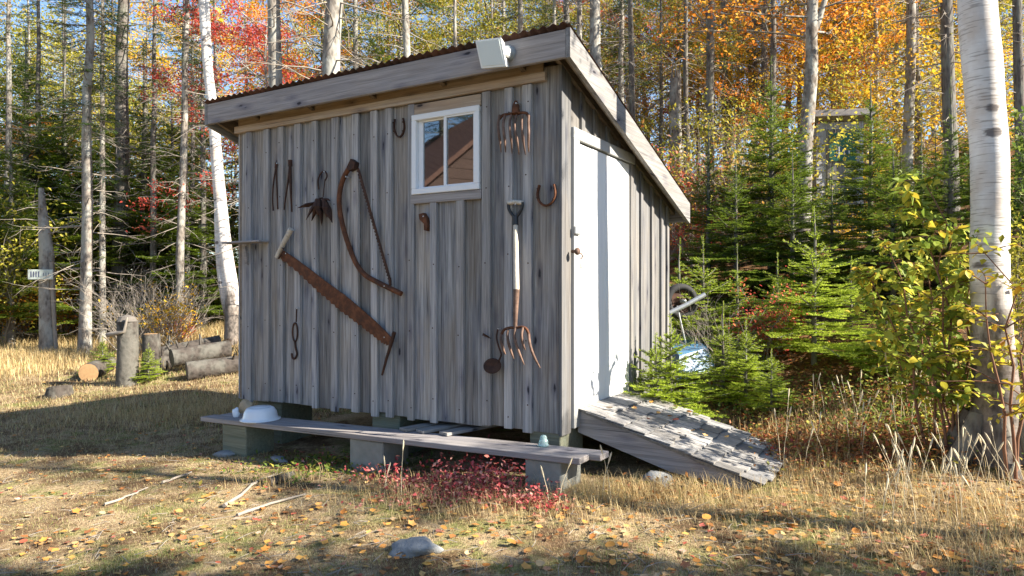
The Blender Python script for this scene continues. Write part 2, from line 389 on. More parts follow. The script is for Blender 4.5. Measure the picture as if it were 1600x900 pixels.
def leafmat(name, pts, trans=0.45, rough=0.55, objvar=0.25, attr='rnd'):
    """pts: ramp over the per-leaf random number"""
    t = NT(name); a = t.attr(attr); r = t.rand()
    f = t.math('ADD', t.math('MULTIPLY', a, 1.0 - objvar), t.math('MULTIPLY', r, objvar))
    c = t.ramp(f, pts); t.fin(c, rough, 0.25)
    tr = t.n.new('ShaderNodeBsdfTranslucent'); t.l.new(c, tr.inputs[0])
    mx = t.n.new('ShaderNodeMixShader'); mx.inputs[0].default_value = trans
    t.l.new(t.b.outputs[0], mx.inputs[1]); t.l.new(tr.outputs[0], mx.inputs[2]); t.l.new(mx.outputs[0], t.out.inputs[0]); return t.m
MAT['leaf_red'] = leafmat('red_leaves', [(0.0, (0.38, 0.04, 0.04)), (0.4, (0.70, 0.10, 0.08)), (0.75, (0.80, 0.24, 0.14)), (1.0, (0.80, 0.36, 0.10))], trans=0.5)
MAT['leaf_orange'] = leafmat('orange_leaves', [(0.0, (0.52, 0.13, 0.03)), (0.4, (0.80, 0.28, 0.04)), (0.8, (0.88, 0.46, 0.06)), (1.0, (0.80, 0.55, 0.10))], trans=0.5)
MAT['leaf_gold'] = leafmat('golden_leaves', [(0.0, (0.52, 0.25, 0.02)), (0.4, (0.80, 0.48, 0.03)), (0.8, (0.88, 0.62, 0.06)), (1.0, (0.70, 0.60, 0.12))], trans=0.5)
MAT['leaf_yellow'] = leafmat('yellow_green_leaves', [(0.0, (0.16, 0.19, 0.03)), (0.4, (0.40, 0.38, 0.05)), (0.75, (0.62, 0.53, 0.07)), (1.0, (0.70, 0.55, 0.12))])
MAT['leaf_green'] = leafmat('green_leaves', [(0.0, (0.06, 0.11, 0.025)), (0.5, (0.14, 0.21, 0.04)), (0.85, (0.30, 0.33, 0.06)), (1.0, (0.5, 0.42, 0.08))])
MAT['leaf_mixed'] = leafmat('mixed_autumn_leaves', [(0.0, (0.10, 0.14, 0.03)), (0.35, (0.28, 0.31, 0.06)), (0.65, (0.58, 0.50, 0.09)), (0.8, (0.68, 0.42, 0.09)), (0.92, (0.58, 0.18, 0.08)), (1.0, (0.42, 0.38, 0.30))], objvar=0.1)
MAT['leaf_berry'] = leafmat('crimson_leaves', [(0.0, (0.15, 0.03, 0.03)), (0.3, (0.46, 0.07, 0.08)), (0.6, (0.62, 0.20, 0.18)), (0.8, (0.64, 0.36, 0.28)), (0.9, (0.30, 0.24, 0.08)), (1.0, (0.14, 0.18, 0.05))], trans=0.3)
MAT['needles'] = leafmat('fir_needles', [(0.0, (0.055, 0.10, 0.014)), (0.5, (0.15, 0.22, 0.025)), (0.85, (0.30, 0.38, 0.05)), (1.0, (0.42, 0.47, 0.09))], trans=0.45, objvar=0.3)
MAT['needles_bright'] = leafmat('sunlit_young_fir_needles', [(0.0, (0.17, 0.25, 0.02)), (0.5, (0.36, 0.46, 0.045)), (0.85, (0.52, 0.60, 0.09)), (1.0, (0.60, 0.66, 0.18))], trans=0.5, objvar=0.15)  # young green lightened beyond its own tone to imitate sun on the firs
MAT['needles_dark'] = leafmat('spruce_needles', [(0.0, (0.022, 0.048, 0.014)), (0.6, (0.065, 0.12, 0.026)), (1.0, (0.17, 0.22, 0.05))], trans=0.35, objvar=0.12)
MAT['straw'] = leafmat('dry_grass_blades', [(0.0, (0.18, 0.11, 0.05)), (0.3, (0.42, 0.29, 0.13)), (0.7, (0.62, 0.48, 0.24)), (0.93, (0.70, 0.58, 0.34)), (1.0, (0.28, 0.30, 0.08))], trans=0.3, objvar=0.0)
MAT['turf'] = leafmat('thin_lawn_blades', [(0.0, (0.11, 0.07, 0.04)), (0.3, (0.27, 0.18, 0.095)), (0.55, (0.50, 0.40, 0.23)), (0.72, (0.46, 0.40, 0.20)), (0.82, (0.22, 0.25, 0.06)), (1.0, (0.10, 0.17, 0.03))], trans=0.25, objvar=0.0)
def fallen():
    t = NT('fallen_leaf'); r = t.rand(); v = t.obj()
    c = t.ramp(r, [(0.0, (0.46, 0.16, 0.03)), (0.35, (0.58, 0.27, 0.05)), (0.6, (0.52, 0.33, 0.12)), (0.74, (0.46, 0.36, 0.22)), (0.86, (0.30, 0.13, 0.05)), (0.96, (0.32, 0.06, 0.04)), (1.0, (0.26, 0.05, 0.04))])
    c = t.mix(t.math('MULTIPLY', t.noise(v, 60, 3), 0.45), c, (0.30, 0.16, 0.06)); return t.fin(c, 0.6, 0.3)
MAT['fallen'] = fallen()
MAT['litter'] = leafmat('leaf_litter', [(0.0, (0.20, 0.08, 0.035)), (0.35, (0.46, 0.20, 0.06)), (0.6, (0.58, 0.33, 0.08)), (0.8, (0.50, 0.38, 0.20)), (0.92, (0.40, 0.07, 0.05)), (1.0, (0.55, 0.47, 0.34))], trans=0.1, objvar=0.0)

def ground_mat():
    t = NT('thin_autumn_lawn'); v = t.obj()
    n1 = t.noise(v, 0.9, 5, 0.6); n2 = t.noise(v, 4.5, 6, 0.65, 0.4); n3 = t.noise(v, 38, 5, 0.7); n4 = t.noise(t.mapping(v, (150, 60, 80)), 1, 3, 0.6)
    straw = t.ramp(t.math('ADD', t.math('MULTIPLY', n3, 0.5), t.math('MULTIPLY', n4, 0.5)), [(0.30, (0.13, 0.08, 0.04)), (0.5, (0.36, 0.265, 0.155)), (0.7, (0.62, 0.51, 0.33))])
    moss = t.ramp(n3, [(0.3, (0.07, 0.085, 0.02)), (0.65, (0.26, 0.28, 0.08))])
    soil = t.ramp(n3, [(0.3, (0.045, 0.028, 0.016)), (0.65, (0.20, 0.12, 0.065))])
    c = t.mix(t.ramp(t.math('ADD', t.math('MULTIPLY', n2, 0.55), t.math('MULTIPLY', n1, 0.45)), [(0.48, 0.0), (0.57, 0.85)]), straw, moss)
    c = t.mix(t.ramp(t.noise(t.mapping(v, (1, 1, 1), (4, 9, 0)), 2.2, 6, 0.65), [(0.47, 0.0), (0.58, 0.9)]), c, soil)
    sep = t.n.new('ShaderNodeSeparateXYZ'); t.l.new(v, sep.inputs[0])
    # forest floor starts past the lawn, up the slope on the right and at the wood's edge
    sl = t.math('ADD', t.math('ADD', t.math('MULTIPLY', sep.outputs[0], 0.75), t.math('MULTIPLY', t.math('SUBTRACT', sep.outputs[1], 6.0), 0.45)), t.math('MULTIPLY', t.math('SUBTRACT', n1, 0.5), 2.0))
    fl = t.ramp(t.math('DIVIDE', sl, 6.0), [(0.26, 0.0), (0.42, 1.0)])
    far = t.ramp(t.math('DIVIDE', t.math('ADD', sep.outputs[1], t.math('MULTIPLY', n1, 4.0)), 40.0), [(0.46, 0.0), (0.54, 1.0)])
    floor = t.ramp(t.noise(v, 16, 6, 0.7), [(0.3, (0.045, 0.03, 0.02)), (0.5, (0.15, 0.085, 0.045)), (0.62, (0.28, 0.13, 0.055)), (0.75, (0.12, 0.12, 0.04))])
    c = t.mix(t.math('MAXIMUM', fl, far), c, floor)
    t.bump(t.math('ADD', n3, t.math('MULTIPLY', n4, 0.7)), 0.7, 0.02); return t.fin(c, 0.95, 0.08)
MAT['ground'] = ground_mat()

# ------------------------------------------------------------------ the ground
def make_ground():
    n = 330
    u = np.linspace(-1, 1, n)
    xs = 5.5 * u + 90 * u ** 5
    ys = 5.5 + 4.2 * u + 95 * np.where(u > 0, u ** 4, 0) * np.abs(u) - 45 * np.where(u < 0, np.abs(u) ** 5, 0)
    X, Y = np.meshgrid(xs, ys); Z = Gn(X, Y)
    V = np.stack([X.ravel(), Y.ravel(), Z.ravel()], 1)
    i = np.arange(n * n).reshape(n, n)
    F = np.stack([i[:-1, :-1].ravel(), i[:-1, 1:].ravel(), i[1:, 1:].ravel(), i[1:, :-1].ravel()], 1)
    o = link_mesh('ground', np_mesh('ground', V, F, MAT['ground'], smooth=True))
    return tag(o, 'thin dry lawn rising to leaf-strewn forest floor', 'ground', kind='structure')
ground = make_ground()

# ------------------------------------------------------------------ the shed
WB = 0.31                                    # bottom of the wall boards
WL, WD = -3.53, 2.46                         # left end, depth
def zroof(b): return 3.174 - 0.32 * (b + 0.2)
shed = empty('shed', LW((0, 0, 0)), SHED_ROT)
tag(shed, 'weathered grey board and batten shed with sloping roof and white door', 'shed')

fmap = lambda u, o, z: (u, -o, z)            # front: outward is -b
rmap = lambda u, o, z: (o, u, z)             # right (door) wall: outward is +a
lmap = lambda u, o, z: (WL - o, u, z)
bmap = lambda u, o, z: (u, WD + o, z)
def slab(name, mat, parent, mp, u0, u1, o0, o1, z0, zt0, zt1=None, bev=0.003):
    zt1 = zt0 if zt1 is None else zt1
    m = MB()
    if abs(zt0 - zt1) < 1e-6:
        p, q = mp(u0, o0, z0), mp(u1, o1, zt0); m.box(p[0], q[0], p[1], q[1], p[2], q[2], bev)
    else:
        m.prism([(u0, z0), (u1, z0), (u1, zt1), (u0, zt0)], lambda u, v, d: mp(u, d, v), o0, o1)
    return m.build(name, mat, parent)

# front wall
fw = MB(); wx0, wx1 = FR(645, 240).x, FR(753, 240).x; wz0 = (FR(645, 305).z + FR(753, 297).z) / 2; wz1 = (FR(645, 183).z + FR(753, 165).z) / 2
fw.box(WL + .06, wx0, .028, .045, WB + .03, 3.02); fw.box(wx1, -.06, .028, .045, WB + .03, 3.02)
fw.box(wx0, wx1, .028, .045, WB + .03, wz0); fw.box(wx0, wx1, .028, .045, wz1, 3.02)
front_wall = fw.build('front_wall', MAT['dark_wood'], shed)
bc = [392, 419.5, 441.5, 468, 494.5, 526, 558, 587.5, 610.5, 645, 680, 721.5, 762.5, 797, 826.5]
bca = [FR(p, 600).x for p in bc]
edges = [WL] + bca + [-.0]
ZT = 2.90
for i in range(len(edges) - 1):
    e0, e1 = edges[i] + .002, edges[i + 1] - .002
    under = 9 < i < 13
    top = wz0 - .07 if under else 3.0
    if i == 0: e1 = bca[0] - .002
    o = rnd.uniform(-.004, .003)
    slab('board', MAT['wood_v'], front_wall, fmap, e0, e1, -.024 + o, .0 + o, WB + rnd.uniform(-.015, .012), top)
for i, a in enumerate(bca):
    wdt = rnd.uniform(.058, .078) / 2; top = ZT - .012
    if i in (10, 11): top = wz0 - .075
    m = MB(); t = rnd.uniform(-.004, .004)
    M4 = Matrix.Translation((a, -.012, 1.6)) @ Matrix.Rotation(t, 4, 'Y') @ Matrix.Translation((0, 0, -1.6))
    m.box(-wdt, wdt, -.020, .0115, WB + rnd.uniform(-.03, .008), top, .003, mat=M4)
    bo = m.build('batten', MAT['batten'], front_wall)
    nm = MB()
    for zz in (.45, 1.02, 1.60, 2.18, 2.72):
        zz += rnd.uniform(-.06, .06)
        if zz < top - .05: nm.lathe([(.0, .003), (.0055, .002), (.006, -.002)], 7, M4 @ Matrix.Translation((rnd.uniform(-.012, .012), -.020, zz)) @ Matrix.Rotation(R(90), 4, 'X'))
    tag(nm.build('nail_heads', MAT['rust_dark'], front_wall), kind='stuff')
slab('frieze_board', MAT['warm_x'], front_wall, fmap, WL + .03, -.13, .004, .022, ZT + .05, 3.06)
slab('top_trim', MAT['trim_x'], front_wall, fmap, WL + .0, -.10, .006, .046, ZT - .008, ZT + .056)
slab('window_header', MAT['trim_x'], front_wall, fmap, wx0 + .02, wx1 + .005, .004, .026, wz1 + .002, ZT - .02)
slab('window_sill_board', MAT['wood_x'], front_wall, fmap, wx0 + .0, wx1 + .012, .004, .034, wz0 - .075, wz0 - .003)

# window
win = MB(); fwid = .047
for (x0, x1, z0, z1) in ((wx0 + .018, wx1, wz1 - fwid, wz1), (wx0 + .018, wx1, wz0, wz0 + fwid)): win.box(x0, x1, -.045, .02, z0, z1, .004)
for (x0, x1) in ((wx0 + .018, wx0 + .018 + fwid), (wx1 - fwid, wx1)): win.box(x0, x1, -.0445, .02, wz0 + fwid, wz1 - fwid, .004)
window = win.build('window', MAT['vinyl'], shed)
ix0, ix1, iz0, iz1 = wx0 + .018 + fwid, wx1 - fwid, wz0 + fwid, wz1 - fwid
mx = FR(699, 240).x
def sash(x0, x1, b0, b1, wl, wr, wt):
    m = MB(); m.box(x0, x1, b0, b1, iz0, iz0 + wt, .002); m.box(x0, x1, b0, b1, iz1 - wt, iz1, .002)
    m.box(x0, x0 + wl, b0, b1, iz0 + wt, iz1 - wt, .002); m.box(x1 - wr, x1, b0, b1, iz0 + wt, iz1 - wt, .002)
    s_ = m.build('sash', MAT['vinyl'], window)
    MB().box(x0 + wl, x1 - wr, (b0 + b1) / 2 - .002, (b0 + b1) / 2 + .002, iz0 + wt, iz1 - wt).build('pane', MAT['glass'], window)
sash(ix0 + .001, mx, -.008, .018, .045, .012, .014)
sash(mx - .012, ix1 - .001, -.036, -.010, .026, .010, .012)

# door wall
rw = MB()
db0, db1 = SD(897, 400).y, SD(979, 400).y
dz0, dz1 = .46, SD(891, 218).z
rw.prism([(.05, WB + .03), (db0 - .03, WB + .03), (db0 - .03, zroof(db0) - .1), (.05, zroof(.05) - .1)], lambda u, v, d: (d, u, v), -.045, -.028)
rw.prism([(db1 + .03, WB + .03), (WD - .05, WB + .03), (WD - .05, zroof(WD) - .1), (db1 + .03, zroof(db1) - .1)], lambda u, v, d: (d, u, v), -.045, -.028)
door_wall = rw.build('door_wall', MAT['dark_wood'], shed)
zt = lambda b: zroof(b) - .085
# narrow corner boards, boards above the door, boards to its right
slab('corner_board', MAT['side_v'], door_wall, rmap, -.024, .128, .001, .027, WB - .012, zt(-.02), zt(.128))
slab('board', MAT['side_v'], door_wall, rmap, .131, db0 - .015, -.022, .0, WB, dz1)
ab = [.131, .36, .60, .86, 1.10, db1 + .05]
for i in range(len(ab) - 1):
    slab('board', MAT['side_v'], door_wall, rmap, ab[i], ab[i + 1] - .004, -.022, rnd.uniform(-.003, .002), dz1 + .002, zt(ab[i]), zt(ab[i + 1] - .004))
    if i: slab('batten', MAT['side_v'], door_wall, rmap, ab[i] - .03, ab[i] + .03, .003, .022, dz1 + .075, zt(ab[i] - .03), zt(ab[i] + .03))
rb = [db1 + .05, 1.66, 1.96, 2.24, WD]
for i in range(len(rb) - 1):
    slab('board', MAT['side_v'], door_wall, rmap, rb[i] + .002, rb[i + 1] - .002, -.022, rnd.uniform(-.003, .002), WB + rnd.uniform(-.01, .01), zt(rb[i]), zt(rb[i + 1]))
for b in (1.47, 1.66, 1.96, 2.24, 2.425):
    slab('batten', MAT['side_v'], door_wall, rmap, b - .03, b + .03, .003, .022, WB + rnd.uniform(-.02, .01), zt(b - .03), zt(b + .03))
# frame and door
jb = MB(); jb.box(.003, .052, db0 - .105, db0 - .006, WB + .02, dz1 - .001, .003); jamb = jb.build('door_jamb', MAT['grey_paint'], door_wall)
slab('door_header', MAT['grey_paint'], door_wall, rmap, db0 - .105, db1 + .085, .003, .05, dz1, dz1 + .085)
slab('door_jamb', MAT['side_v'], door_wall, rmap, db1 + .012, db1 + .075, .003, .04, WB + .02, dz1 - .001)
dr = MB(); dr.box(-.03, -.004, db0, db1 + .008, dz0, dz1 - .006); door = dr.build('door', MAT['door'], shed)
nb = 4
for i in range(nb):
    b0 = db0 + (db1 - db0) * i / nb; b1 = db0 + (db1 - db0) * (i + 1) / nb
    slab('door_plank', MAT['door'], door, rmap, b0 + .003, b1 - .003, -.003, .024 + rnd.uniform(-.002, .002), dz0 - rnd.uniform(0, .006), dz1 - .01)
# latch block, rusty knob and hasp ring on the door
q = SD(899, 360, .05); MB().box(.052, .075, q.y - .035, q.y + .05, q.z - .03, q.z + .03, .006).build('latch', MAT['galv'], door)
q = SD(893, 393, .05); kn = MB(); kn.lathe([(.0, 0), (.012, 0), (.012, .03), (.024, .036), (.028, .05), (.022, .062), (.0, .066)], 14, Matrix.Translation((.05, q.y, q.z)) @ Matrix.Rotation(R(90), 4, 'Y'))
kn.build('knob', MAT['rust_bright'], door)
q = SD(903, 400, .03); ch = MB(); ch.tube([(.03, q.y - .02, q.z + .015), (.055, q.y, q.z + .02), (.055, q.y + .04, q.z), (.03, q.y + .05, q.z - .02)], .006, 6); ch.build('hasp', MAT['rust_bright'], door)
q = SD(905, 408, .03); ch = MB(); ch.box(.026, .052, q.y - .02, q.y + .03, q.z - .05, q.z, .004)
ch.build('padlock', MAT['galv'], door)
ring = []; q = SD(907, 430, .04)
for k in range(17):
    t = 2 * math.pi * k / 16; ring.append((.036, q.y + .045 * math.cos(t), q.z + .085 * math.sin(t)))
MB().tube(ring, .005, 6, cap=False).build('wire_ring', MAT['galv'], door)

# hidden walls, floor
lw = MB(); lw.prism([(.0, WB), (WD, WB), (WD, zroof(WD) - .1), (.0, zroof(0) - .1)], lambda u, v, d: (WL + .03 + d, u, v), 0, .02)
left_wall = lw.build('left_wall', MAT['dark_wood'], shed)
lb = [.0, .25, .5, .75, 1.0, 1.25, 1.5, 1.75, 2.0, 2.25, WD]
for i in range(len(lb) - 1):
    slab('board', MAT['wood_v'], left_wall, lmap, lb[i] + .026 * (i == 0) + .002, lb[i + 1] - .002, -.026, .0, WB, zt(lb[i]), zt(lb[i + 1]))
    if i: slab('batten', MAT['batten'], left_wall, lmap, lb[i] - .03, lb[i] + .03, .002, .024, WB - .01, zt(lb[i] - .03), zt(lb[i] + .03))
back_wall = MB().box(WL + .06, -.06, WD - .045, WD - .028, WB, zroof(WD) - .12).build('back_wall', MAT['dark_wood'], shed)
n = 14
for i in range(n):
    slab('board', MAT['wood_v'], back_wall, bmap, WL + 3.53 * i / n + .002, WL + 3.53 * (i + 1) / n - .002, -.026, -.002, WB, zroof(WD) - .1)
MB().box(WL + .05, -.05, .05, WD - .05, WB + .01, .45).build('floor_frame', MAT['dark_wood'], shed)

# roof
RA0, RA1, RB0, RB1 = -3.765, .18, -.2, 2.65
roof = empty('roof', parent=shed)
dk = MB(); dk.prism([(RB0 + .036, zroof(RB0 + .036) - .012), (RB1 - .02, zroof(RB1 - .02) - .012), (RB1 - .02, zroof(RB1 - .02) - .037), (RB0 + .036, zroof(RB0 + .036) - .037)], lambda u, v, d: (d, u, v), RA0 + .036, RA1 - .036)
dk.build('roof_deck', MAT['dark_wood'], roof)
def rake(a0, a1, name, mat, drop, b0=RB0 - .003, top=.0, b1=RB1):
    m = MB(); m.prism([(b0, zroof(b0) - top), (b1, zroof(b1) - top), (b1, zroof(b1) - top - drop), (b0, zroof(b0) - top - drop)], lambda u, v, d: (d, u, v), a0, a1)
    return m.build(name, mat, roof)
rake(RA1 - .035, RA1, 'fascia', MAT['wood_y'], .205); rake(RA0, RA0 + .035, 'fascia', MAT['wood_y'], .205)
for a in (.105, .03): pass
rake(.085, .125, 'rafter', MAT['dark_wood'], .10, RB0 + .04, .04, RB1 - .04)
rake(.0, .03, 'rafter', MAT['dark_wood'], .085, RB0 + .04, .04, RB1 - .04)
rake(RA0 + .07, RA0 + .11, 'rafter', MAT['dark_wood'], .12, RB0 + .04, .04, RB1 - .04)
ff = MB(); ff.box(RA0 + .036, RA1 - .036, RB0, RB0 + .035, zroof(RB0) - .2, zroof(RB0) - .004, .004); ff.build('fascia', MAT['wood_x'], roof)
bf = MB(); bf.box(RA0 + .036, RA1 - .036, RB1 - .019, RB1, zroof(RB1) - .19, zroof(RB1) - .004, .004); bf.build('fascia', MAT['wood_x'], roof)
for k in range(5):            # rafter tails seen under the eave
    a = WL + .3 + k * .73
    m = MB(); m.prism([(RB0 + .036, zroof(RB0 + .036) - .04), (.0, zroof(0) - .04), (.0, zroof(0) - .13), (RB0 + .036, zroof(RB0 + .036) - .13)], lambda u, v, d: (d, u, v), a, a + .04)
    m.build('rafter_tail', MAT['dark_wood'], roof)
ns = 5; ws = (RA1 - RA0 + .02) / ns
for s_ in range(ns):
    a0 = RA0 - .01 + s_ * ws; a1 = min(a0 + ws + .03, RA1 + .004)
    nn = 88; vs_, fs_ = [], []
    for i in range(nn + 1):
        a = a0 + (a1 - a0) * i / nn; wv = .010 * math.cos((a - RA0) * 2 * math.pi / .078) + .014 + s_ * .0022
        for (b, e) in ((RB0 - .03 + .004 * (s_ % 3), 0), (1.2, 0), (RB1 + .03, 0)):
            z = zroof(b) + wv
            vs_.append((a, b, z)); vs_.append((a, b, z - .002))
    for i in range(nn):
        p, q = i * 6, i * 6 + 6
        fs_ += [(p, q, q + 2, p + 2), (p + 2, q + 2, q + 4, p + 4), (p + 1, p + 3, q + 3, q + 1), (p + 3, p + 5, q + 5, q + 3), (p, p + 1, q + 1, q)]
    MB().add(vs_, fs_, True).build('corrugated_sheet', MAT['roofing'], roof)

# corner shelf on the shed's left end
sh_p = FR(385, 379, -.06); shl = local_root('wall_shelf', sh_p); tag(shl, 'small grey corner shelf with a curved bracket on the shed\'s left end', 'shelf')
m = MB(sh_p); q0, q1 = FR(354, 380, -.10), FR(412, 380, -.10); m.box(q0.x, q1.x, -.16, -.026, sh_p.z - .009, sh_p.z + .009, .003); m.build('shelf_board', MAT['wood_x'], shl)
m = MB(sh_p); c = FR(383, 385, -.03); bk = [(c.x, c.z), (c.x + .03, c.z), (c.x + .055, c.z - .08), (c.x + .06, c.z - .17), (c.x + .035, c.z - .17), (c.x + .02, c.z - .09)]
m.prism(bk, lambda u, v, d: (u, d, v), -.06, -.027); m.build('bracket', MAT['wood_x'], shl)

# ------------------------------------------------------------------ things hung on the front wall
def hung(name, px, py, b, label, cat):
    p = FR(px, py, b); r_ = local_root(name, p); tag(r_, label, cat); return r_, p
def path(pts, b):
    bb = b if hasattr(b, '__len__') else [b] * len(pts)
    return [FR(x, y, k) for (x, y), k in zip(pts, bb)]
def smooth_path(P, n=4):
    out = []
    for i in range(len(P) - 1):
        p0, p1, p2, p3 = P[max(i - 1, 0)], P[i], P[i + 1], P[min(i + 2, len(P) - 1)]
        for k in range(n):
            t = k / n
            out.append(0.5 * ((2 * p1) + (p2 - p0) * t + (2 * p0 - 5 * p1 + 4 * p2 - p3) * t * t + (3 * p1 - p0 - 3 * p2 + p3) * t ** 3))
    return out + [P[-1]]
def toothed(p, q, n, dep):
    """zigzag between two px points, teeth to the right-hand side"""
    out = []; dx, dy = q[0] - p[0], q[1] - p[1]; L = math.hypot(dx, dy); nx, ny = -dy / L, dx / L
    for i in range(n):
        t = i / n; out.append((p[0] + dx * t, p[1] + dy * t)); t2 = (i + .5) / n; k = dep * (.6 + .6 * rnd.random())
        out.append((p[0] + dx * t2 + nx * k, p[1] + dy * t2 + ny * k))
    return out

# two-man crosscut saw
r_, p = hung('crosscut_saw', 520, 465, -.05, 'long rusty two-man crosscut saw hung diagonally across the grey boards', 'saw')
top = [(434, 389), (444, 392), (462, 404), (489, 424), (515, 444), (539, 461), (565, 483), (589, 504), (604, 519), (613, 529)]
bot = [(608, 542), (596, 536), (567, 513), (532, 487), (496, 456), (461, 423), (432, 401)]
low = []
for i in range(len(bot) - 1): low += toothed(bot[i], bot[i + 1], 5 if 0 < i < 5 else 3, 2.6)
low.append(bot[-1])
poly = [(lambda w_: (w_.x, w_.z))(FR(x, y, -.05)) for x, y in top + low]
m = MB(p); m.prism(poly, lambda u, v, d: (u, d, v), -.052, -.047); m.build('blade', MAT['rust'], r_)
m = MB(p); m.tube(path([(432, 402), (443, 380), (455, 358)], [-.055, -.06, -.065]), [.019, .024, .026], 10); m.build('handle', MAT['handle'], r_)
m = MB(p); m.tube(path([(430, 399), (436, 404), (440, 397), (443, 388), (438, 387), (431, 399)], [-.04, -.06, -.08, -.08, -.06, -.04]), .006, 6); m.build('handle_bracket', MAT['rust_dark'], r_)
m = MB(p); m.tube(path([(616, 519), (611, 538), (604, 560), (597, 586)], [-.07, -.065, -.06, -.05]), [.017, .015, .012, .009], 8); m.build('handle', MAT['rust_dark'], r_)

# bucksaw
r_, p = hung('bow_saw', 570, 360, -.05, 'rusty bow saw with curved frame hung beside the horseshoe, blade taut', 'saw')
fr_ = smooth_path(path([(550, 258), (544, 265), (536, 280), (531, 299), (530, 321), (534, 346), (541, 372), (549, 395), (558, 414), (571, 430), (588, 440), (606, 449), (627, 459)], -.055), 3)
m = MB(p); m.tube(fr_, [.022 if i > 2 else .026 for i in range(len(fr_))], 9); m.build('frame', MAT['rust'], r_)
m = MB(p); hp = [(546, 262), (552, 249), (559, 254), (557, 264), (549, 268)]
m.prism([(FR(x, y, -.05).x, FR(x, y, -.05).z) for x, y in hp], lambda u, v, d: (u, d, v), -.085, -.03); m.build('frame_head', MAT['rust_dark'], r_)
bp = [(561, 262), (612, 440)] ; pl = [bp[0], bp[1], (607, 441)] + toothed((607, 441), (556, 263), 34, 2.0)[1:]
m = MB(p); m.prism([(FR(x, y, -.06).x, FR(x, y, -.06).z) for x, y in pl], lambda u, v, d: (u, d, v), -.062, -.058); m.build('blade', MAT['rust_dark'], r_)
m = MB(p); m.tube(path([(609, 434), (610, 446)], [-.06, -.06]), .012, 8); m.build('bolt', MAT['rust_dark'], r_)

# two pairs of tongs
r_, p = hung('iron_tongs', 431, 258, -.04, 'thin dark iron tongs hanging leftmost on the shed wall', 'tongs')
m = MB(p)
m.tube(smooth_path(path([(432, 256), (430, 268), (427, 290), (426, 312), (427, 329)], -.045)), .008, 6); m.build('arm', MAT['rust_dark'], r_)
m = MB(p); m.tube(smooth_path(path([(432, 257), (432, 275), (433, 300), (434, 327)], -.05)), .008, 6); m.build('arm', MAT['rust_dark'], r_)
m = MB(p); m.tube(path([(432, 254), (431, 263)], [-.05, -.05]), .014, 8); m.build('pivot', MAT['rust_dark'], r_)
r_, p = hung('iron_tongs', 453, 253, -.04, 'thicker dark iron tongs with straight arms, above the crosscut saw\'s pale handle', 'tongs')
m = MB(p); m.tube(path([(454, 252), (450, 285), (446, 310), (444, 328)], -.045), [.014, .009, .008, .006], 6); m.build('arm', MAT['rust_dark'], r_)
m = MB(p); m.tube(path([(453, 252), (454, 285), (455, 310), (456, 331)], -.052), [.016, .014, .011, .008], 6); m.build('arm', MAT['rust_dark'], r_)
m = MB(p); m.tube(path([(453.5, 250), (453.5, 260)], [-.05, -.05]), .02, 8); m.build('pivot', MAT['rust_dark'], r_)

# bundle of pointed iron teeth on a wire
r_, p = hung('iron_claw_bundle', 503, 315, -.06, 'bundle of rusty pointed iron blades hanging on a wire hook', 'blades')
m = MB(p); m.tube(smooth_path(path([(498, 296), (497, 281), (502, 270), (508, 268), (511, 275), (508, 282)], -.04)), .007, 6); m.tube(path([(508, 280), (506, 296), (505, 308)], -.045), .005, 6); m.build('wire_hook', MAT['rust_dark'], r_)
for (x0, y0, x1, y1, w_, b) in ((492, 317, 465, 325, .042, -.07), (494, 314, 478, 344, .040, -.09), (499, 312, 487, 345, .034, -.10), (500, 312, 503, 353, .036, -.08), (506, 311, 519, 348, .042, -.09),
                              (507, 312, 511, 340, .032, -.11), (496, 311, 497, 337, .038, -.11), (509, 310, 516, 314, .020, -.07), (504, 309, 492, 313, .022, -.06)):
    m = MB(p); mid = ((x0 * .55 + x1 * .45), (y0 * .55 + y1 * .45)); m.tube(path([(x0, y0), mid, (x1, y1)], [b + .03, b, b + .01]), [w_ * .55, w_, .003], 6, flat=.45, smooth=False); m.build('blade', MAT['rust_dark'], r_)

# chain link and hook
r_, p = hung('chain_hook', 461, 505, -.04, 'small rusty clevis link and hook hanging below the crosscut saw', 'hook')
m = MB(p); m.tube(path([(463.5, 481), (463, 503)], -.035), .007, 6); m.build('rod', MAT['rust_dark'], r_)
c0 = FR(461, 519, -.04); m = MB(p); m.tube([Vector((c0.x + .032 * math.cos(t), -.04, c0.z + .085 * math.sin(t))) for t in [2 * math.pi * k / 18 for k in range(19)]], .008, 6, cap=False); m.build('link', MAT['rust_dark'], r_)
m = MB(p); m.tube(smooth_path(path([(461, 534), (462, 543), (464, 553), (461, 560), (457, 559), (456, 552)], -.045)), .010, 6); m.build('hook', MAT['rust_dark'], r_)

# horseshoes
def horseshoe(px, py, pts, label, mat, rad):
    r_, p = hung('horseshoe', px, py, -.03, label, 'horseshoe')
    m = MB(p); P = smooth_path(path(pts, -.028)); m.tube(P, rad, 8, flat=.55); m.build('shoe', MAT[mat], r_)
    for k in (2, len(P) // 4, -3, -len(P) // 4):
        q = P[k]; MB(p).tube([(q.x, q.y - .012, q.z), (q.x, q.y - .02, q.z)], .006, 6).build('nail', MAT['rust_dark'], r_)
horseshoe(623, 200, [(617, 186), (616, 200), (619, 210), (624, 214), (629, 210), (632, 199), (630, 185)], 'narrow rusty horseshoe nailed up left of the window', 'rust_dark', .013)
horseshoe(853, 305, [(843, 289), (840, 303), (843, 315), (852, 321), (862, 317), (868, 304), (866, 288)], 'wide rusty horseshoe nailed up near the door corner', 'rust', .016)

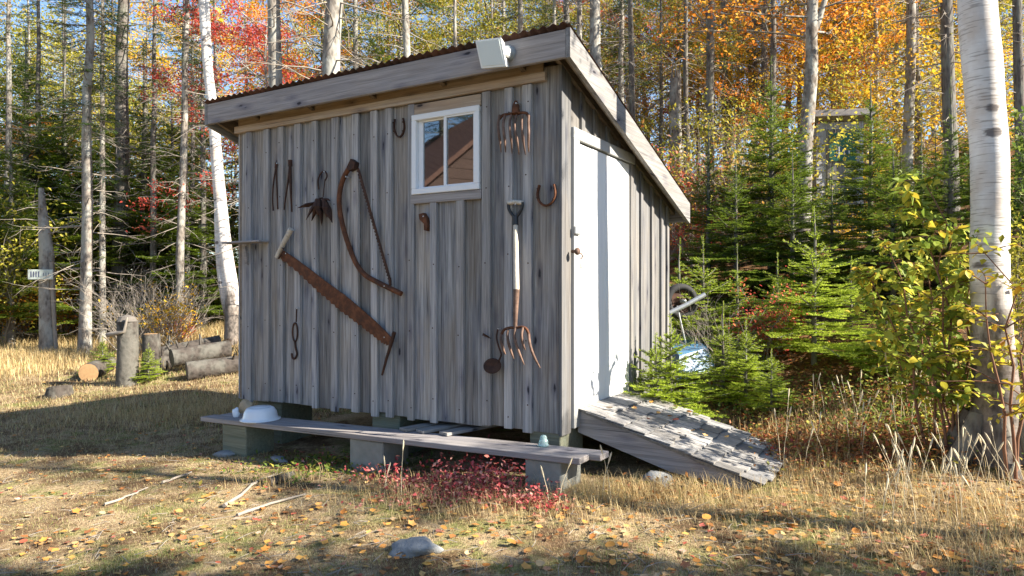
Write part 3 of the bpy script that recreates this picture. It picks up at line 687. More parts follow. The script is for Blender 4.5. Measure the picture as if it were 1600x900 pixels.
# fork head without handle
r_, p = hung('fork_head', 805, 178, -.05, 'handleless six-tined rusty fork head above the long-handled fork', 'fork')
m = MB(p); m.tube(path([(806, 158), (806, 165), (806, 178)], [-.05, -.055, -.06]), [.012, .026, .034], 8); m.build('ferrule', MAT['rust'], r_)
m = MB(p); m.tube(smooth_path(path([(780, 186), (786, 180), (796, 178), (806, 177), (816, 176), (823, 177), (826, 184)], [-.075, -.07, -.065, -.06, -.065, -.07, -.075])), .011, 6); m.build('crossbar', MAT['rust'], r_)
for (x0, x1, y1) in ((780, 783, 238), (788, 790, 238), (798, 800, 240), (806, 811, 242), (815, 821, 242), (825, 826, 238)):
    m = MB(p); xm = x0 - (1 if x0 < 810 else -1) ; m.tube(smooth_path(path([(x0 + 1, 180), (xm - .5, 192), (xm, 205), ((x0 + x1) / 2, 222), (x1, y1)], [-.07, -.10, -.125, -.11, -.07])), [.010] * 12 + [.008, .007, .006, .005, .003], 6); m.build('tine', MAT['rust_bright'], r_)

# long-handled digging fork with D grip
r_, p = hung('digging_fork', 805, 420, -.08, 'five-tined digging fork with black D grip and pale wooden handle', 'fork')
m = MB(p); m.tube(path([(794, 317), (805, 315.5), (816, 317)], [-.055, -.055, -.055]), .017, 8); m.build('grip', MAT['handle'], r_)
m = MB(p); m.tube(smooth_path(path([(794, 316), (795, 326), (800, 335), (805, 341)], -.055)), .012, 6); m.tube(smooth_path(path([(816, 316), (815, 326), (810, 335), (805, 341)], -.055)), .012, 6)
m.tube(path([(805, 338), (805.5, 352)], [-.055, -.062]), .024, 8); m.build('grip_yoke', MAT['black_plastic'], r_)
m = MB(p); m.tube(path([(805.5, 351), (806, 400), (807, 454)], [-.062, -.11, -.145]), [.019, .021, .022], 10); m.build('handle', MAT['handle'], r_)
m = MB(p); m.tube(path([(807, 452), (806, 480), (805, 512)], [-.146, -.152, -.156]), [.024, .020, .014], 8); m.build('socket', MAT['rust_bright'], r_)
m = MB(p); m.tube(smooth_path(path([(783, 523), (788, 515), (797, 512), (806, 512), (816, 511), (823, 515), (827, 526)], [-.165, -.16, -.156, -.156, -.156, -.16, -.165])), .011, 6); m.build('crossbar', MAT['rust'], r_)
for P in ([(783, 522), (783, 532), (786, 545), (790, 554)], [(794, 514), (793, 527), (797, 545), (803, 561)], [(805, 513), (804, 527), (810, 548), (819, 570)], [(817, 512), (815, 524), (817, 537), (821, 547)], [(826, 522), (828, 538), (834, 556), (844, 575)]):
    m = MB(p); Q = smooth_path(path(P, [-.165, -.19, -.18, -.14]), 4); m.tube(Q, [.0105] * 8 + [.010, .009, .0075, .006, .003], 6); m.build('tine', MAT['rust_bright'], r_)

# round ladle, nail and bracket
r_, p = hung('iron_ladle', 776, 545, -.03, 'round rusty iron ladle hanging left of the digging fork\'s tines', 'ladle')
c0 = FR(770, 572, -.075); m = MB(p); m.lathe([(.0, -.012), (.042, -.010), (.07, .0), (.08, .008), (.078, .010), (.06, .004), (.0, -.006)], 20, Matrix.Translation(c0) @ Matrix.Rotation(R(75), 4, 'X') @ Matrix.Diagonal((1, .75, 1, 1))); m.build('bowl', MAT['rust_dark'], r_)
m = MB(p); m.tube(smooth_path(path([(778, 566), (782, 558), (783, 552), (778, 538), (776, 526), (778, 514)], [-.08, -.075, -.07, -.06, -.05, -.045])), .007, 6); m.build('stem', MAT['rust_dark'], r_)
r_, p = hung('bent_spike', 760, 525, -.03, 'short bent black spike driven in above the round ladle', 'spike')
m = MB(p); m.tube(path([(755, 522.5), (757, 523), (767, 529)], [-.07, -.06, -.02]), [.012, .007, .006], 8); m.build('shank', MAT['rust_dark'], r_)
r_, p = hung('iron_bracket', 664, 347, -.03, 'small rusty iron lug nailed up under the window', 'bracket')
m = MB(p); m.prism([(FR(x, y, -.03).x, FR(x, y, -.03).z) for x, y in ((657, 335), (664, 333), (668, 340), (671, 352), (669, 361), (665, 360), (665, 350), (658, 343))], lambda u, v, d: (u, d, v), -.055, -.012); m.build('lug', MAT['rust'], r_)

# floodlight on the fascia
p = FR(766, 83, -.3); fl = local_root('floodlight', p); tag(fl, 'square white floodlight fixed to the front fascia board', 'floodlight')
face = [(743, 63.5), (783, 58.5), (788, 102), (749, 105.5)]
pf = [FR(x, y, -.34) for x, y in face]; ctr = sum(pf, Vector()) / 4
def tilt(pts, b, sc_): return [Vector((ctr.x + (q.x - ctr.x) * sc_, b + (.03 if i > 1 else 0), ctr.z + (q.z - ctr.z) * sc_)) for i, q in enumerate(pts)]
m = MB(p); A, B = tilt(pf, -.345, 1.0), tilt(pf, -.275, .86)
m.add(A + B, [(0, 1, 2, 3), (7, 6, 5, 4), (0, 4, 5, 1), (1, 5, 6, 2), (2, 6, 7, 3), (3, 7, 4, 0)]); m.build('housing', MAT['lamp_body'], fl)
A, B = tilt(pf, -.351, .86), tilt(pf, -.346, .86); m = MB(p); m.add(A + B, [(0, 3, 2, 1), (0, 1, 5, 4), (1, 2, 6, 5), (2, 3, 7, 6), (3, 0, 4, 7), (4, 5, 6, 7)]); m.build('lamp_face', MAT['lamp_face'], fl)
m = MB(p); q = FR(791, 82, -.28); m.box(q.x - .03, q.x + .025, -.31, -.25, q.z - .035, q.z + .035, .01); m.build('arm', MAT['lamp_body'], fl)
q = FR(794, 83, -.22); m = MB(p); m.lathe([(.0, .06), (.045, .055), (.055, .03), (.055, .0)], 16, Matrix.Translation((q.x, -.2, q.z)) @ Matrix.Rotation(R(90), 4, 'X')); m.build('base', MAT['plastic'], fl)

# the floodlight's loose wire under the eave
m = MB(p); m.tube(smooth_path(path([(705, 124), (707, 115), (712, 108), (722, 103), (738, 99)], [-.05, -.06, -.10, -.16, -.19])), .004, 5); m.build('cable', MAT['black_plastic'], fl)
# nails the tools hang on
for nm_, (x, y, b) in (('crosscut_saw', (446, 396, -.056)), ('crosscut_saw', (600, 527, -.056)), ('bow_saw', (540, 276, -.075)), ('bow_saw', (600, 447, -.078)), ('iron_tongs', (432, 255, -.06)), ('iron_claw_bundle', (506, 268, -.05)), ('chain_hook', (463.5, 482, -.05)), ('fork_head', (806, 161, -.08)), ('iron_ladle', (778, 514, -.05)), ('iron_bracket', (661, 338, -.06)), ('digging_fork', (805, 319, -.075)), ('digging_fork', (801, 511, -.16))):
    root = bpy.data.objects[nm_]; q = FR(x, y, b); off_ = FR(x, y, -.015); l0 = root.matrix_basis.inverted() @ LW(q); l1 = root.matrix_basis.inverted() @ LW(Vector((q.x, -.015, q.z)))
    MB().tube([l1, l0], .006, 6).build('nail', MAT['galv'], root)

# ------------------------------------------------------------------ ramp
p = Vector((0, db0, 0)); ramp = local_root('ramp', p); tag(ramp, 'short wooden ramp covered with silvery shingles leading to the white door', 'ramp')
rb0, rb1 = db0 + .0, db1 + .01; ra1 = 1.36; rz0, rz1 = .455, .04
rsl = (rz1 - rz0) / ra1; rang = math.atan(-rsl)
def rz(a): return rz0 + rsl * a
for b0 in (rb0, rb1 - .045, (rb0 + rb1) / 2):
    m = MB(p); m.prism([(.032, rz(.032)), (ra1 - .03, rz(ra1 - .03)), (ra1 - .1, rz(ra1 - .03) - .03), (.75, rz(.75) - .15), (.032, rz(.032) - .16)], lambda u, v, d: (u, d, v), b0, b0 + .045); m.build('stringer', MAT['wood_x'], ramp)
m = MB(p); m.prism([(.032, rz(.032) + .004), (ra1 - .02, rz(ra1 - .02) + .004), (ra1 - .02, rz(ra1 - .02) + .024), (.032, rz(.032) + .024)], lambda u, v, d: (u, d, v), rb0 - .01, rb1 + .01); m.build('deck', MAT['wood_y'], ramp)
nc = 8
for c in range(nc):
    a_lo = .10 + (ra1 - .06) * (c + 1) / nc; b = rb0 - .03 - rnd.uniform(0, .02)
    while b < rb1 + .01:
        wd = rnd.uniform(.10, .21); b2 = min(b + wd, rb1 + .04); al = a_lo + rnd.uniform(-.018, .016); L = .30
        th = rnd.uniform(.008, .012); lift = rnd.uniform(0, .004)
        hh = lambda a, k: rz(a) + .026 + k
        m = MB(p); a_hi = max(.036, al - L)
        vs_ = [(a_hi, b + .003, hh(a_hi, .001)), (al, b + .003, hh(al, .018 + lift)), (al + rnd.uniform(-.008, .008), b2 - .003, hh(al, .018 + lift)), (a_hi, b2 - .003, hh(a_hi, .001))]
        vs_ += [(x, y, z + (.003 if i in (0, 3) else th)) for i, (x, y, z) in enumerate(vs_)]
        m.add(vs_, [(0, 3, 2, 1), (4, 5, 6, 7), (0, 1, 5, 4), (1, 2, 6, 5), (2, 3, 7, 6), (3, 0, 4, 7)]); m.build('shingle', MAT['shingle'], ramp); b = b2

# ------------------------------------------------------------------ blocks, bench planks and what stands on them
def block(a0, a1, b0, b1, zt_, mat, label, cat='block', rz_=0.0, name='foundation_block', core=False):
    c = Vector(((a0 + a1) / 2, (b0 + b1) / 2, 0)); w_ = LW(c); z0 = min(g(*(LW((x, y, 0)).xy)) for x in (a0, a1) for y in (b0, b1)) - .05
    m = MB(); m.box(-(a1 - a0) / 2, (a1 - a0) / 2, -(b1 - b0) / 2, (b1 - b0) / 2, 0, zt_ - z0, .008)
    o = m.build(name, MAT[mat]); o.location = (w_.x, w_.y, z0); o.rotation_euler = (0, 0, SHED_ROT + rz_); return tag(o, label, cat)
block(-.26, .0, .01, .40, WB + .008, 'timber_block', 'greenish timber block under the shed corner by the ramp')
x0, x1 = FR(581, 660, .03).x, FR(624, 660, .03).x
block(x0, x1, .03, .45, WB + .008, 'timber_block', 'greenish timber block under the middle of the shed front')
block(WL + .15, WL + .5, .1, .5, WB + .008, 'timber_block', 'timber block in the dark under the shed behind the white basin')
block(-.30, .0, WD - .5, WD - .06, WB + .008, 'timber_block', 'timber block under the shed\'s rear corner on the door side')
BS = math.atan((.26 - .19) / 3.78)
def bz(a): return .26 + math.tan(BS) * (a - .36)
def bench_plank(a0, a1, b0, b1, label, th=.042):
    c = Vector(((a0 + a1) / 2, (b0 + b1) / 2, bz((a0 + a1) / 2))); m = MB(); L = (a1 - a0) / 2 / math.cos(BS)
    m.box(-L, L, -(b1 - b0) / 2, (b1 - b0) / 2, -th, 0, .004); o = m.build('bench_plank', MAT['wood_x']); o.location = LW(c); o.rotation_euler = (0, -BS, SHED_ROT); return tag(o, label, 'plank')
bench_plank(-3.50, .36, -.44, -.285, 'front plank of the long grey bench before the shed')
bench_plank(-3.44, .44, -.28, -.135, 'rear plank of the long grey bench, nearer the shed wall')
for (pa, pb, mat, lab) in ((820, 876, 'concrete', 'grey concrete block under the bench\'s right end'), (546, 598, 'concrete', 'grey concrete block under the middle of the bench'), (347, 384, 'timber_block', 'greenish block under the bench\'s left end')):
    a0, a1 = FR(pa, 700, -.42).x, FR(pb, 700, -.42).x
    block(a0, a1, -.42, -.10, bz((a0 + a1) / 2) - .046, mat, lab, name='bench_block')
for i, (x, y, L, t, lab) in enumerate(((650, 668, .62, .50, 'grey offcut board poking out left under the shed above the bench'), (676, 668, .60, .55, 'pale offcut board sticking out under the shed by its twin'), (712, 678, .55, .62, 'darkest offcut board under the shed beside red twigs'))):
    q = FR(x, y, -.03); m = MB(); m.box(-.055, .055, 0, L, -.012, .012, .003); o = m.build('offcut_board', MAT['wood_y']); o.location = LW((q.x, -.20, bz(q.x) + .014 + i * .001)); o.rotation_euler = (R(2), 0, SHED_ROT - .35); tag(o, lab, 'board')
# enamel basin, upside down
q = FR(407, 652, -.30); bp_ = LW((q.x, -.30, bz(q.x)))
m = MB(); m.lathe([(.172, .004), (.176, .0), (.176, .008), (.158, .012), (.150, .03), (.138, .075), (.118, .104), (.09, .115), (.086, .112), (.082, .116), (.0, .117)], 36)
o = m.build('enamel_basin', MAT['enamel']); o.location = bp_ + Vector((0, 0, .001)); o.rotation_euler = (R(1), R(-1), 0); tag(o, 'upturned white enamel basin on the left end of the bench', 'basin')
def rock(name, size, mat, seed, sub=3, rough=.25, flat=None):
    import bmesh
    bm = bmesh.new(); bmesh.ops.create_icosphere(bm, subdivisions=sub, radius=1)
    for v in bm.verts:
        n = mnoise.noise(v.co * 1.1 + Vector((seed, seed * 2.3, 0))) * rough * 1.6 + mnoise.noise(v.co * 3 + Vector((seed, 0, 5))) * rough * .5
        v.co = v.co * (1 + n); v.co = Vector((v.co.x * size[0], v.co.y * size[1], v.co.z * size[2]))
    me = bpy.data.meshes.new(name); bm.to_mesh(me); bm.free(); me.materials.append(MAT[mat])
    for p_ in me.polygons: p_.use_smooth = True
    return link_mesh(name, me)
q = FR(383, 640, -.22); o = rock('stone', (.068, .06, .075), 'rock_tan', 2.0); o.location = LW((q.x, -.2, bz(q.x) + .068)); tag(o, 'tan stone standing on the bench behind the white basin', 'stone')
q = FR(369, 645, -.3); o = rock('enamel_shard', (.035, .03, .05), 'enamel', 5.0, 2, .4); o.location = LW((q.x, -.3, bz(q.x) + .035)); tag(o, 'small pale blue-white lump left of the tan stone on the bench', 'lump')
q = FR(847, 704, -.22); m = MB(); m.lathe([(.0, .0), (.038, .0), (.040, .012), (.032, .02), (.034, .032), (.030, .045), (.024, .05), (.026, .062), (.018, .075), (.0, .08)], 18); o = m.build('glass_insulator', MAT['aqua']); o.location = LW((q.x, -.2, bz(q.x) + .002)); tag(o, 'aqua glass insulator standing on the bench near the corner block', 'insulator')
# stones and sticks on the lawn
def on_ground(o, x, y, dz=0.0): o.location = (x, y, g(x, y) + dz)
o = rock('lawn_stone', (.13, .10, .06), 'rock_grey', 9.0, 3, .3); on_ground(o, WP(648, 3.72), 3.72, .012); tag(o, 'flat pale grey stone half sunk in the foreground lawn', 'stone')
o = rock('stone', (.10, .08, .07), 'rock_grey', 14.0); on_ground(o, 1.02, 4.9, .02); tag(o, 'grey stone in the shade under the ramp', 'stone')
o = rock('stone', (.11, .06, .03), 'rock_grey', 4.0, 2); on_ground(o, WP(352, 6.35), 6.35, .01); tag(o, 'flat grey stone at the foot of the bench\'s left block', 'stone')
o = rock('wood_chunk', (.10, .05, .025), 'rock_grey', 6.0, 2, .4); on_ground(o, WP(436, 6.05), 6.05, .02); o.rotation_euler = (0, .1, -.5); tag(o, 'grey splintered wood chunk on the dirt under the bench', 'wood')
def stick(px0, d0, px1, d1, r0, r1, lab, mat='dead_twig', bend=.02):
    p0 = Vector((WP(px0, d0), d0, 0)); p1 = Vector((WP(px1, d1), d1, 0)); P = []
    for k in range(7):
        q = p0.lerp(p1, k / 6); q += Vector((rnd.uniform(-bend, bend), rnd.uniform(-bend, bend), 0)); q.z = g(q.x, q.y) + r0 * .8 + .008 - g(p0.x, p0.y); P.append(q)
    m = MB(Vector((p0.x, p0.y, 0))); m.tube(P, [r0 + (r1 - r0) * k / 6 for k in range(7)], 7); o = m.build('fallen_stick', MAT[mat]); o.location = (p0.x, p0.y, g(p0.x, p0.y)); return tag(o, lab, 'stick')
stick(355, 4.75, 402, 5.3, .014, .008, 'pale forked stick at the shadow\'s edge on the lawn')
stick(370, 4.55, 478, 4.98, .012, .006, 'longest pale stick lying on the lawn towards the red groundcover')
stick(165, 4.85, 230, 5.25, .010, .005, 'pale stick on the lawn furthest left')
stick(255, 5.4, 300, 5.75, .011, .007, 'thin grey stick in the shed\'s shadow')
stick(388, 5.25, 440, 5.6, .012, .006, 'thin stick beside a sawn branch stub at the shadow\'s edge')
p_ = (WP(419, 5.25), 5.25); m = MB(); m.tube([(0, 0, 0), (.12, .2, .0)], .035, 10, cap=True); o = m.build('branch_stub', MAT['log_bark']); on_ground(o, p_[0], p_[1], .03); tag(o, 'short sawn branch stub with pale round end on the lawn', 'branch')
m = MB(); m.lathe([(.0, .0), (.033, .0)], 12, Matrix.Translation((-.002, -.004, 0)) @ Vector((-.5, -.86, 0)).to_track_quat('Z', 'Y').to_matrix().to_4x4()); c_ = m.build('cut_end', MAT['log_end'], o)

# ------------------------------------------------------------------ plants: foliage builders
NR = np.random.default_rng(11)
def unit(v): return v / np.maximum(np.linalg.norm(v, axis=-1, keepdims=True), 1e-9)
def leaf_quads(P, size, rng=NR, droop=0.3, fold=0.25, aspect=0.62):
    """one folded four-corner leaf at each point; returns V, F, rnd"""
    n = len(P); size = np.broadcast_to(np.asarray(size, dtype=float), (n,)) * rng.uniform(.65, 1.25, n)
    d = unit(rng.normal(size=(n, 3)) * np.array([1, 1, .55]) - np.array([0, 0, droop]))
    s = unit(np.cross(d, unit(rng.normal(size=(n, 3)) * .45 + np.array([0, 0, 1])))); nn = np.cross(s, d)
    L = size[:, None]; W = L * aspect / 2
    v0 = P; v1 = P + d * L * .45 + s * W + nn * L * fold * .35; v2 = P + d * L - nn * L * .12; v3 = P + d * L * .45 - s * W + nn * L * fold * .35
    V = np.stack([v0, v1, v2, v3], 1).reshape(-1, 3); i = np.arange(n)[:, None] * 4
    F = np.concatenate([i + np.array([[0, 1, 2]]), i + np.array([[0, 2, 3]])], 0)
    return V, F, np.repeat(rng.uniform(0, 1, n), 4)
def needle_tris(P0, P1, UP, nlen, nwid, per_m, rng=NR, tip=None):
    """needles along twig segments P0 -> P1"""
    L = np.linalg.norm(P1 - P0, axis=1); cnt = np.maximum(3, (L * per_m)).astype(int)
    idx = np.repeat(np.arange(len(P0)), cnt); n = len(idx)
    t = rng.uniform(0.02, 1.0, n); d = unit(P1 - P0)[idx]; up = UP[idx]; s = unit(np.cross(d, up)); up = np.cross(s, d)
    side = rng.choice([-1.0, 1.0], n)[:, None]
    nd = unit(d * rng.uniform(.35, .8, (n, 1)) + s * side * rng.uniform(.5, 1.0, (n, 1)) + up * rng.uniform(-.05, .65, (n, 1)))
    b = P0[idx] + (P1 - P0)[idx] * t[:, None]; ln = nlen * rng.uniform(.7, 1.15, (n, 1)); w_ = d * nwid * .5
    V = np.stack([b - w_, b + w_, b + nd * ln], 1).reshape(-1, 3); F = np.arange(n * 3).reshape(-1, 3)
    tp = np.zeros(len(P0)) if tip is None else tip
    rr = np.clip(rng.uniform(0, .62, n) + .38 * t * tp[idx], 0, 1)
    return V, F, np.repeat(rr, 3)
def fir_mesh(name, H, Rb, whorls, perw, rng, nlen, nwid, per_m, twig_sp, mat, leader=.16, low=.06, up_tip=.12):
    """young fir: whorls of flat, feathery branches; returns (trunk mesh, foliage mesh)"""
    tk = MB(); tk.tube([(0, 0, -.1), (0, 0, H * .4), (rng.uniform(-.01, .01) * H, 0, H * .8), (0, 0, H)], [H * .016 + .006, H * .011 + .005, H * .005 + .004, .003], 7)
    A, B, U, T = [], [], [], []
    for k in range(whorls):
        f = (k + .5) / whorls; z = H * (low + (1 - low - leader) * f ** .92); Lb = Rb * (1 - f) ** .85 + .05 * H * (1 - f * .5)
        a0 = rng.uniform(0, 6.28)
        for j in range(perw):
            if rng.uniform() < .16: continue
            a = a0 + 2 * math.pi * (j + rng.uniform(-.25, .25)) / perw; L = Lb * rng.uniform(.5, 1.2); zz = z + rng.uniform(-.03, .03) * H
            dr = np.array([math.cos(a), math.sin(a), 0.]); rise = rng.uniform(.02, .20) + .40 * f
            pts = [np.array([0, 0, zz]) + dr * L * t + np.array([0, 0, L * (rise * t - .32 * (1 - f) * t * t + up_tip * t ** 3)]) for t in np.linspace(0, 1, 6)]
            tk.tube([tuple(q) for q in pts], [.004 + .010 * L * (1 - t) for t in np.linspace(0, 1, 6)], 4, cap=False)
            for i in range(5): A.append(pts[i]); B.append(pts[i + 1]); U.append((0, 0, 1)); T.append(1.0 if i > 3 else .4)
            m = max(3, int(L / twig_sp))
            for i in range(m):
                t = .12 + .86 * (i + .5) / m; q = pts[min(4, int(t * 5))] * (1 - (t * 5) % 1) + pts[min(5, int(t * 5) + 1)] * ((t * 5) % 1)
                for sg in (-1, 1):
                    tl = L * (.50 * (1 - t) + .10) * rng.uniform(.7, 1.15)
                    sd = np.array([-dr[1], dr[0], 0]) * sg; dd = dr * .62 + sd * .75 + np.array([0, 0, rng.uniform(-.12, .16)]); dd /= np.linalg.norm(dd)
                    e = q + dd * tl; A.append(q); B.append(e); U.append((0, 0, 1)); T.append(1.0)
                    if tl > .16:
                        for h in (.4, .7):
                            for s2 in (-1, 1):
                                d2 = dd * .7 + np.cross((0, 0, 1), dd) * s2 * .7; q2 = q + dd * tl * h; A.append(q2); B.append(q2 + d2 * tl * (.75 - h * .6)); U.append((0, 0, 1)); T.append(1.0)
    for i in range(4):       # leader shoot
        z0 = H * (1 - leader) + H * leader * i / 4; A.append(np.array([0, 0, z0])); B.append(np.array([0, 0, z0 + H * leader / 4])); U.append((1, .2, 0) if i % 2 else (.2, 1, 0)); T.append(.9)
    V, F, rr = needle_tris(np.array(A), np.array(B), np.array(U, dtype=float), nlen, nwid, per_m, rng, np.array(T))
    return tk.mesh(name + '_trunk', MAT['bark_dark']), np_mesh(name + '_foliage', V, F, mat, {'rnd': rr})
def limb(m, p, d, L, r, rng, depth, tips, n=4, jit=.22, grav=-.02, sides=5):
    pts = [p]; q = p.copy(); dd = d.copy()
    for i in range(n):
        dd = (dd + Vector((rng.uniform(-jit, jit), rng.uniform(-jit, jit), rng.uniform(-jit, jit) * .6 + grav))).normalized(); q = q + dd * (L / n); pts.append(q.copy())
    m.tube(pts, [r * (1 - .7 * i / n) for i in range(n + 1)], sides, cap=False)
    if depth == 0: tips.append(pts[-1]); tips.append(pts[-2]); return
    for i in range(1, n + 1):
        for _ in range(1 if i < n else 2):
            nd = (dd + Vector((rng.uniform(-1, 1), rng.uniform(-1, 1), rng.uniform(-.35, .8))) * .85).normalized()
            limb(m, pts[i], nd, L * rng.uniform(.45, .65), r * .5, rng, depth - 1, tips, max(2, n - 1), jit, grav, 4)
    tips.append(pts[-1])

# spruce trunks with dead lower branches and a live top
def spruce_proto(i, H, r0, dead0, dead1, crown0, lean, sub=True):
    rng = random.Random(100 + i); nrg = np.random.default_rng(200 + i)
    ax = []
    for k in range(13):
        t = k / 12; ax.append(Vector((lean * t * H * .05 + rng.uniform(-.03, .03) * (k > 0), rng.uniform(-.03, .03) * (k > 0), -.25 + t * (H + .25))))
    tm = MB(); tm.tube(ax, [r0 * (1.22 if k == 0 else 1.0) * (1 - .85 * (k / 12) ** 1.2) for k in range(13)], 11, cap=False)
    def at(z):
        f = max(0, min(11.999, (z + .25) / (H + .25) * 12)); k = int(f); return ax[k].lerp(ax[k + 1], f - k)
    dm = MB(); z = dead0
    while z < dead1:
        for _ in range(rng.choice((1, 2, 2, 3))):
            a = rng.uniform(0, 6.28); L = rng.uniform(.35, 1.5); d = Vector((math.cos(a), math.sin(a), rng.uniform(-.35, .12))).normalized()
            p = at(z); pts = [p]; q = p.copy(); dd = d.copy()
            for s_ in range(4):
                dd = (dd + Vector((rng.uniform(-.2, .2), rng.uniform(-.2, .2), rng.uniform(-.2, .12)))).normalized(); q = q + dd * L / 4; pts.append(q.copy())
                if s_ and sub:
                    for _k in range(rng.choice((1, 2))):
                        e = (dd + Vector((rng.uniform(-1, 1), rng.uniform(-1, 1), rng.uniform(-.6, .4)))).normalized(); l2 = L * rng.uniform(.15, .35)
                        dm.tube([q, q + e * l2 * .5 + Vector((0, 0, -.02)), q + e * l2 + Vector((rng.uniform(-.05, .05), 0, -.05 * l2))], [.0055, .004, .002], 3, cap=False)
            dm.tube(pts, [.014, .011, .009, .006, .003], 4, cap=False)
        z += rng.uniform(.10, .30)
    A, B, U, T = [], [], [], []; z = crown0
    while z < H - .1:
        f = (z - crown0) / (H - crown0); Lb = (1 - f) * 1.45 + .15
        if z < crown0 + 2: Lb *= rng.uniform(.4, 1)
        for _ in range(3):
            a = rng.uniform(0, 6.28); L = Lb * rng.uniform(.6, 1.1); p = np.array(at(z)); dr = np.array([math.cos(a), math.sin(a), 0]); pts = [p + dr * L * t + np.array([0, 0, L * (-.12 * t - .25 * t * t + .22 * t ** 3)]) for t in np.linspace(0, 1, 5)]
            dm.tube([tuple(q) for q in pts], [.016, .012, .009, .006, .003], 3, cap=False)
            for k in range(4): A.append(pts[k]); B.append(pts[k + 1]); U.append((0, 0, 1)); T.append(.5)
            for k in range(int(L / .11)):
                t = .15 + .83 * k / max(1, int(L / .11)); q = pts[min(3, int(t * 4))] * (1 - (t * 4) % 1) + pts[min(4, int(t * 4) + 1)] * ((t * 4) % 1)
                for sg in (-1, 1):
                    dd = dr * .6 + np.array([-dr[1], dr[0], 0]) * sg * .8 + np.array([0, 0, rng.uniform(-.45, .05)]); A.append(q); B.append(q + dd * (L * .33 * (1 - t) + .12)); U.append((0, 0, 1)); T.append(1.)
        z += rng.uniform(.14, .34)
    V, F, rr = needle_tris(np.array(A), np.array(B), np.array(U, dtype=float), 0.062, .016, 78, nrg, np.array(T))
    return tm.mesh('spruce_trunk'), dm.mesh('spruce_branches', MAT['dead_twig']), np_mesh('spruce_crown', V, F, MAT['needles_dark'], {'rnd': rr})
SPR = [spruce_proto(0, 15, .15, .9, 8.5, 5.4, .3), spruce_proto(1, 16, .15, 1.6, 9.5, 8.0, -.4), spruce_proto(2, 14, .15, .5, 7.5, 4.0, .1), spruce_proto(3, 15.5, .15, 2.2, 9, 7.8, .7), spruce_proto(4, 13, .15, .7, 12.5, 12.0, -.2), spruce_proto(5, 8.5, .15, 1.2, 5, 4.4, .0)]
for s_ in SPR: s_[0].materials.append(None)
def spruce(k, x, y, diam, label, group=None, mat='bark_spruce', rz=None, hs=1.0, crown=True, tilt=(0, 0)):
    s_ = diam / .30; r_ = empty('spruce_tree', (x, y, g(x, y) - .02), rnd.uniform(0, 6.28) if rz is None else rz)
    r_.scale = (s_, s_, max(.8, min(1.15, s_ ** .5)) * hs); r_.rotation_euler = (tilt[0], tilt[1], r_.rotation_euler.z)
    o = link_mesh('trunk', SPR[k][0], None, r_); o.material_slots[0].link = 'OBJECT'; o.material_slots[0].material = MAT[mat]
    tag(link_mesh('branches', SPR[k][1], None, r_), kind='stuff')
    if crown: tag(link_mesh('crown', SPR[k][2], None, r_), kind='stuff')
    return tag(r_, label, 'tree', group)

# broadleaf trees
def maple_proto(i, H, z0, nleaf, lsize, spread=1.0):
    rng = random.Random(300 + i); nrg = np.random.default_rng(400 + i); tm = MB(); tips = []
    ax = [Vector((0, 0, -.2))]
    for k in range(1, 9): ax.append(Vector((ax[-1].x + rng.uniform(-.14, .14), ax[-1].y + rng.uniform(-.14, .14), H * .86 * k / 8)))
    tm.tube(ax, [.13 * (1 - .8 * k / 8) + (.03 if k == 0 else 0) for k in range(9)], 9, cap=False)
    for k in range(26):
        z = z0 + (H * .84 - z0) * (k / 25); f = z / (H * .86) * 8; j = min(7, int(f)); p = ax[j].lerp(ax[j + 1], f - j); a = rng.uniform(0, 6.28); e = (z - z0) / (H - z0)
        limb(tm, p, Vector((math.cos(a), math.sin(a), rng.uniform(.05, .65))).normalized(), (1.1 + 1.9 * math.sin(math.pi * min(1, .25 + e * .8))) * spread * rng.uniform(.7, 1.1), .03, rng, 1, tips)
    T = np.array([tuple(t) for t in tips]); c = nrg.integers(0, len(T), nleaf); P = T[c] + nrg.normal(size=(nleaf, 3)) * np.array([.19, .19, .10])
    V, F, rr = leaf_quads(P, lsize, nrg); cl = nrg.uniform(0, 1, len(T))[c]; rr = np.clip(.6 * rr + .4 * np.repeat(cl, 4), 0, 1)
    return tm.mesh('maple_trunk', MAT['bark_maple']), np_mesh('maple_leaves', V, F, None, {'rnd': rr})
MAP = [maple_proto(0, 9.5, 2.0, 13000, .088), maple_proto(1, 11.5, 3.0, 15000, .09), maple_proto(2, 8, 1.4, 11000, .085), maple_proto(3, 12.5, 2.4, 16000, .092, 1.15)]
for s_ in MAP: s_[1].materials.append(None)
def maple(k, x, y, mat, scale, label, group=None):
    r_ = empty('maple_tree', (x, y, g(x, y) - .02), rnd.uniform(0, 6.28), scale)
    link_mesh('trunk', MAP[k][0], None, r_); o = link_mesh('crown', MAP[k][1], None, r_); o.material_slots[0].link = 'OBJECT'; o.material_slots[0].material = MAT[mat]; o['kind'] = 'stuff'
    return tag(r_, label, 'tree', group)
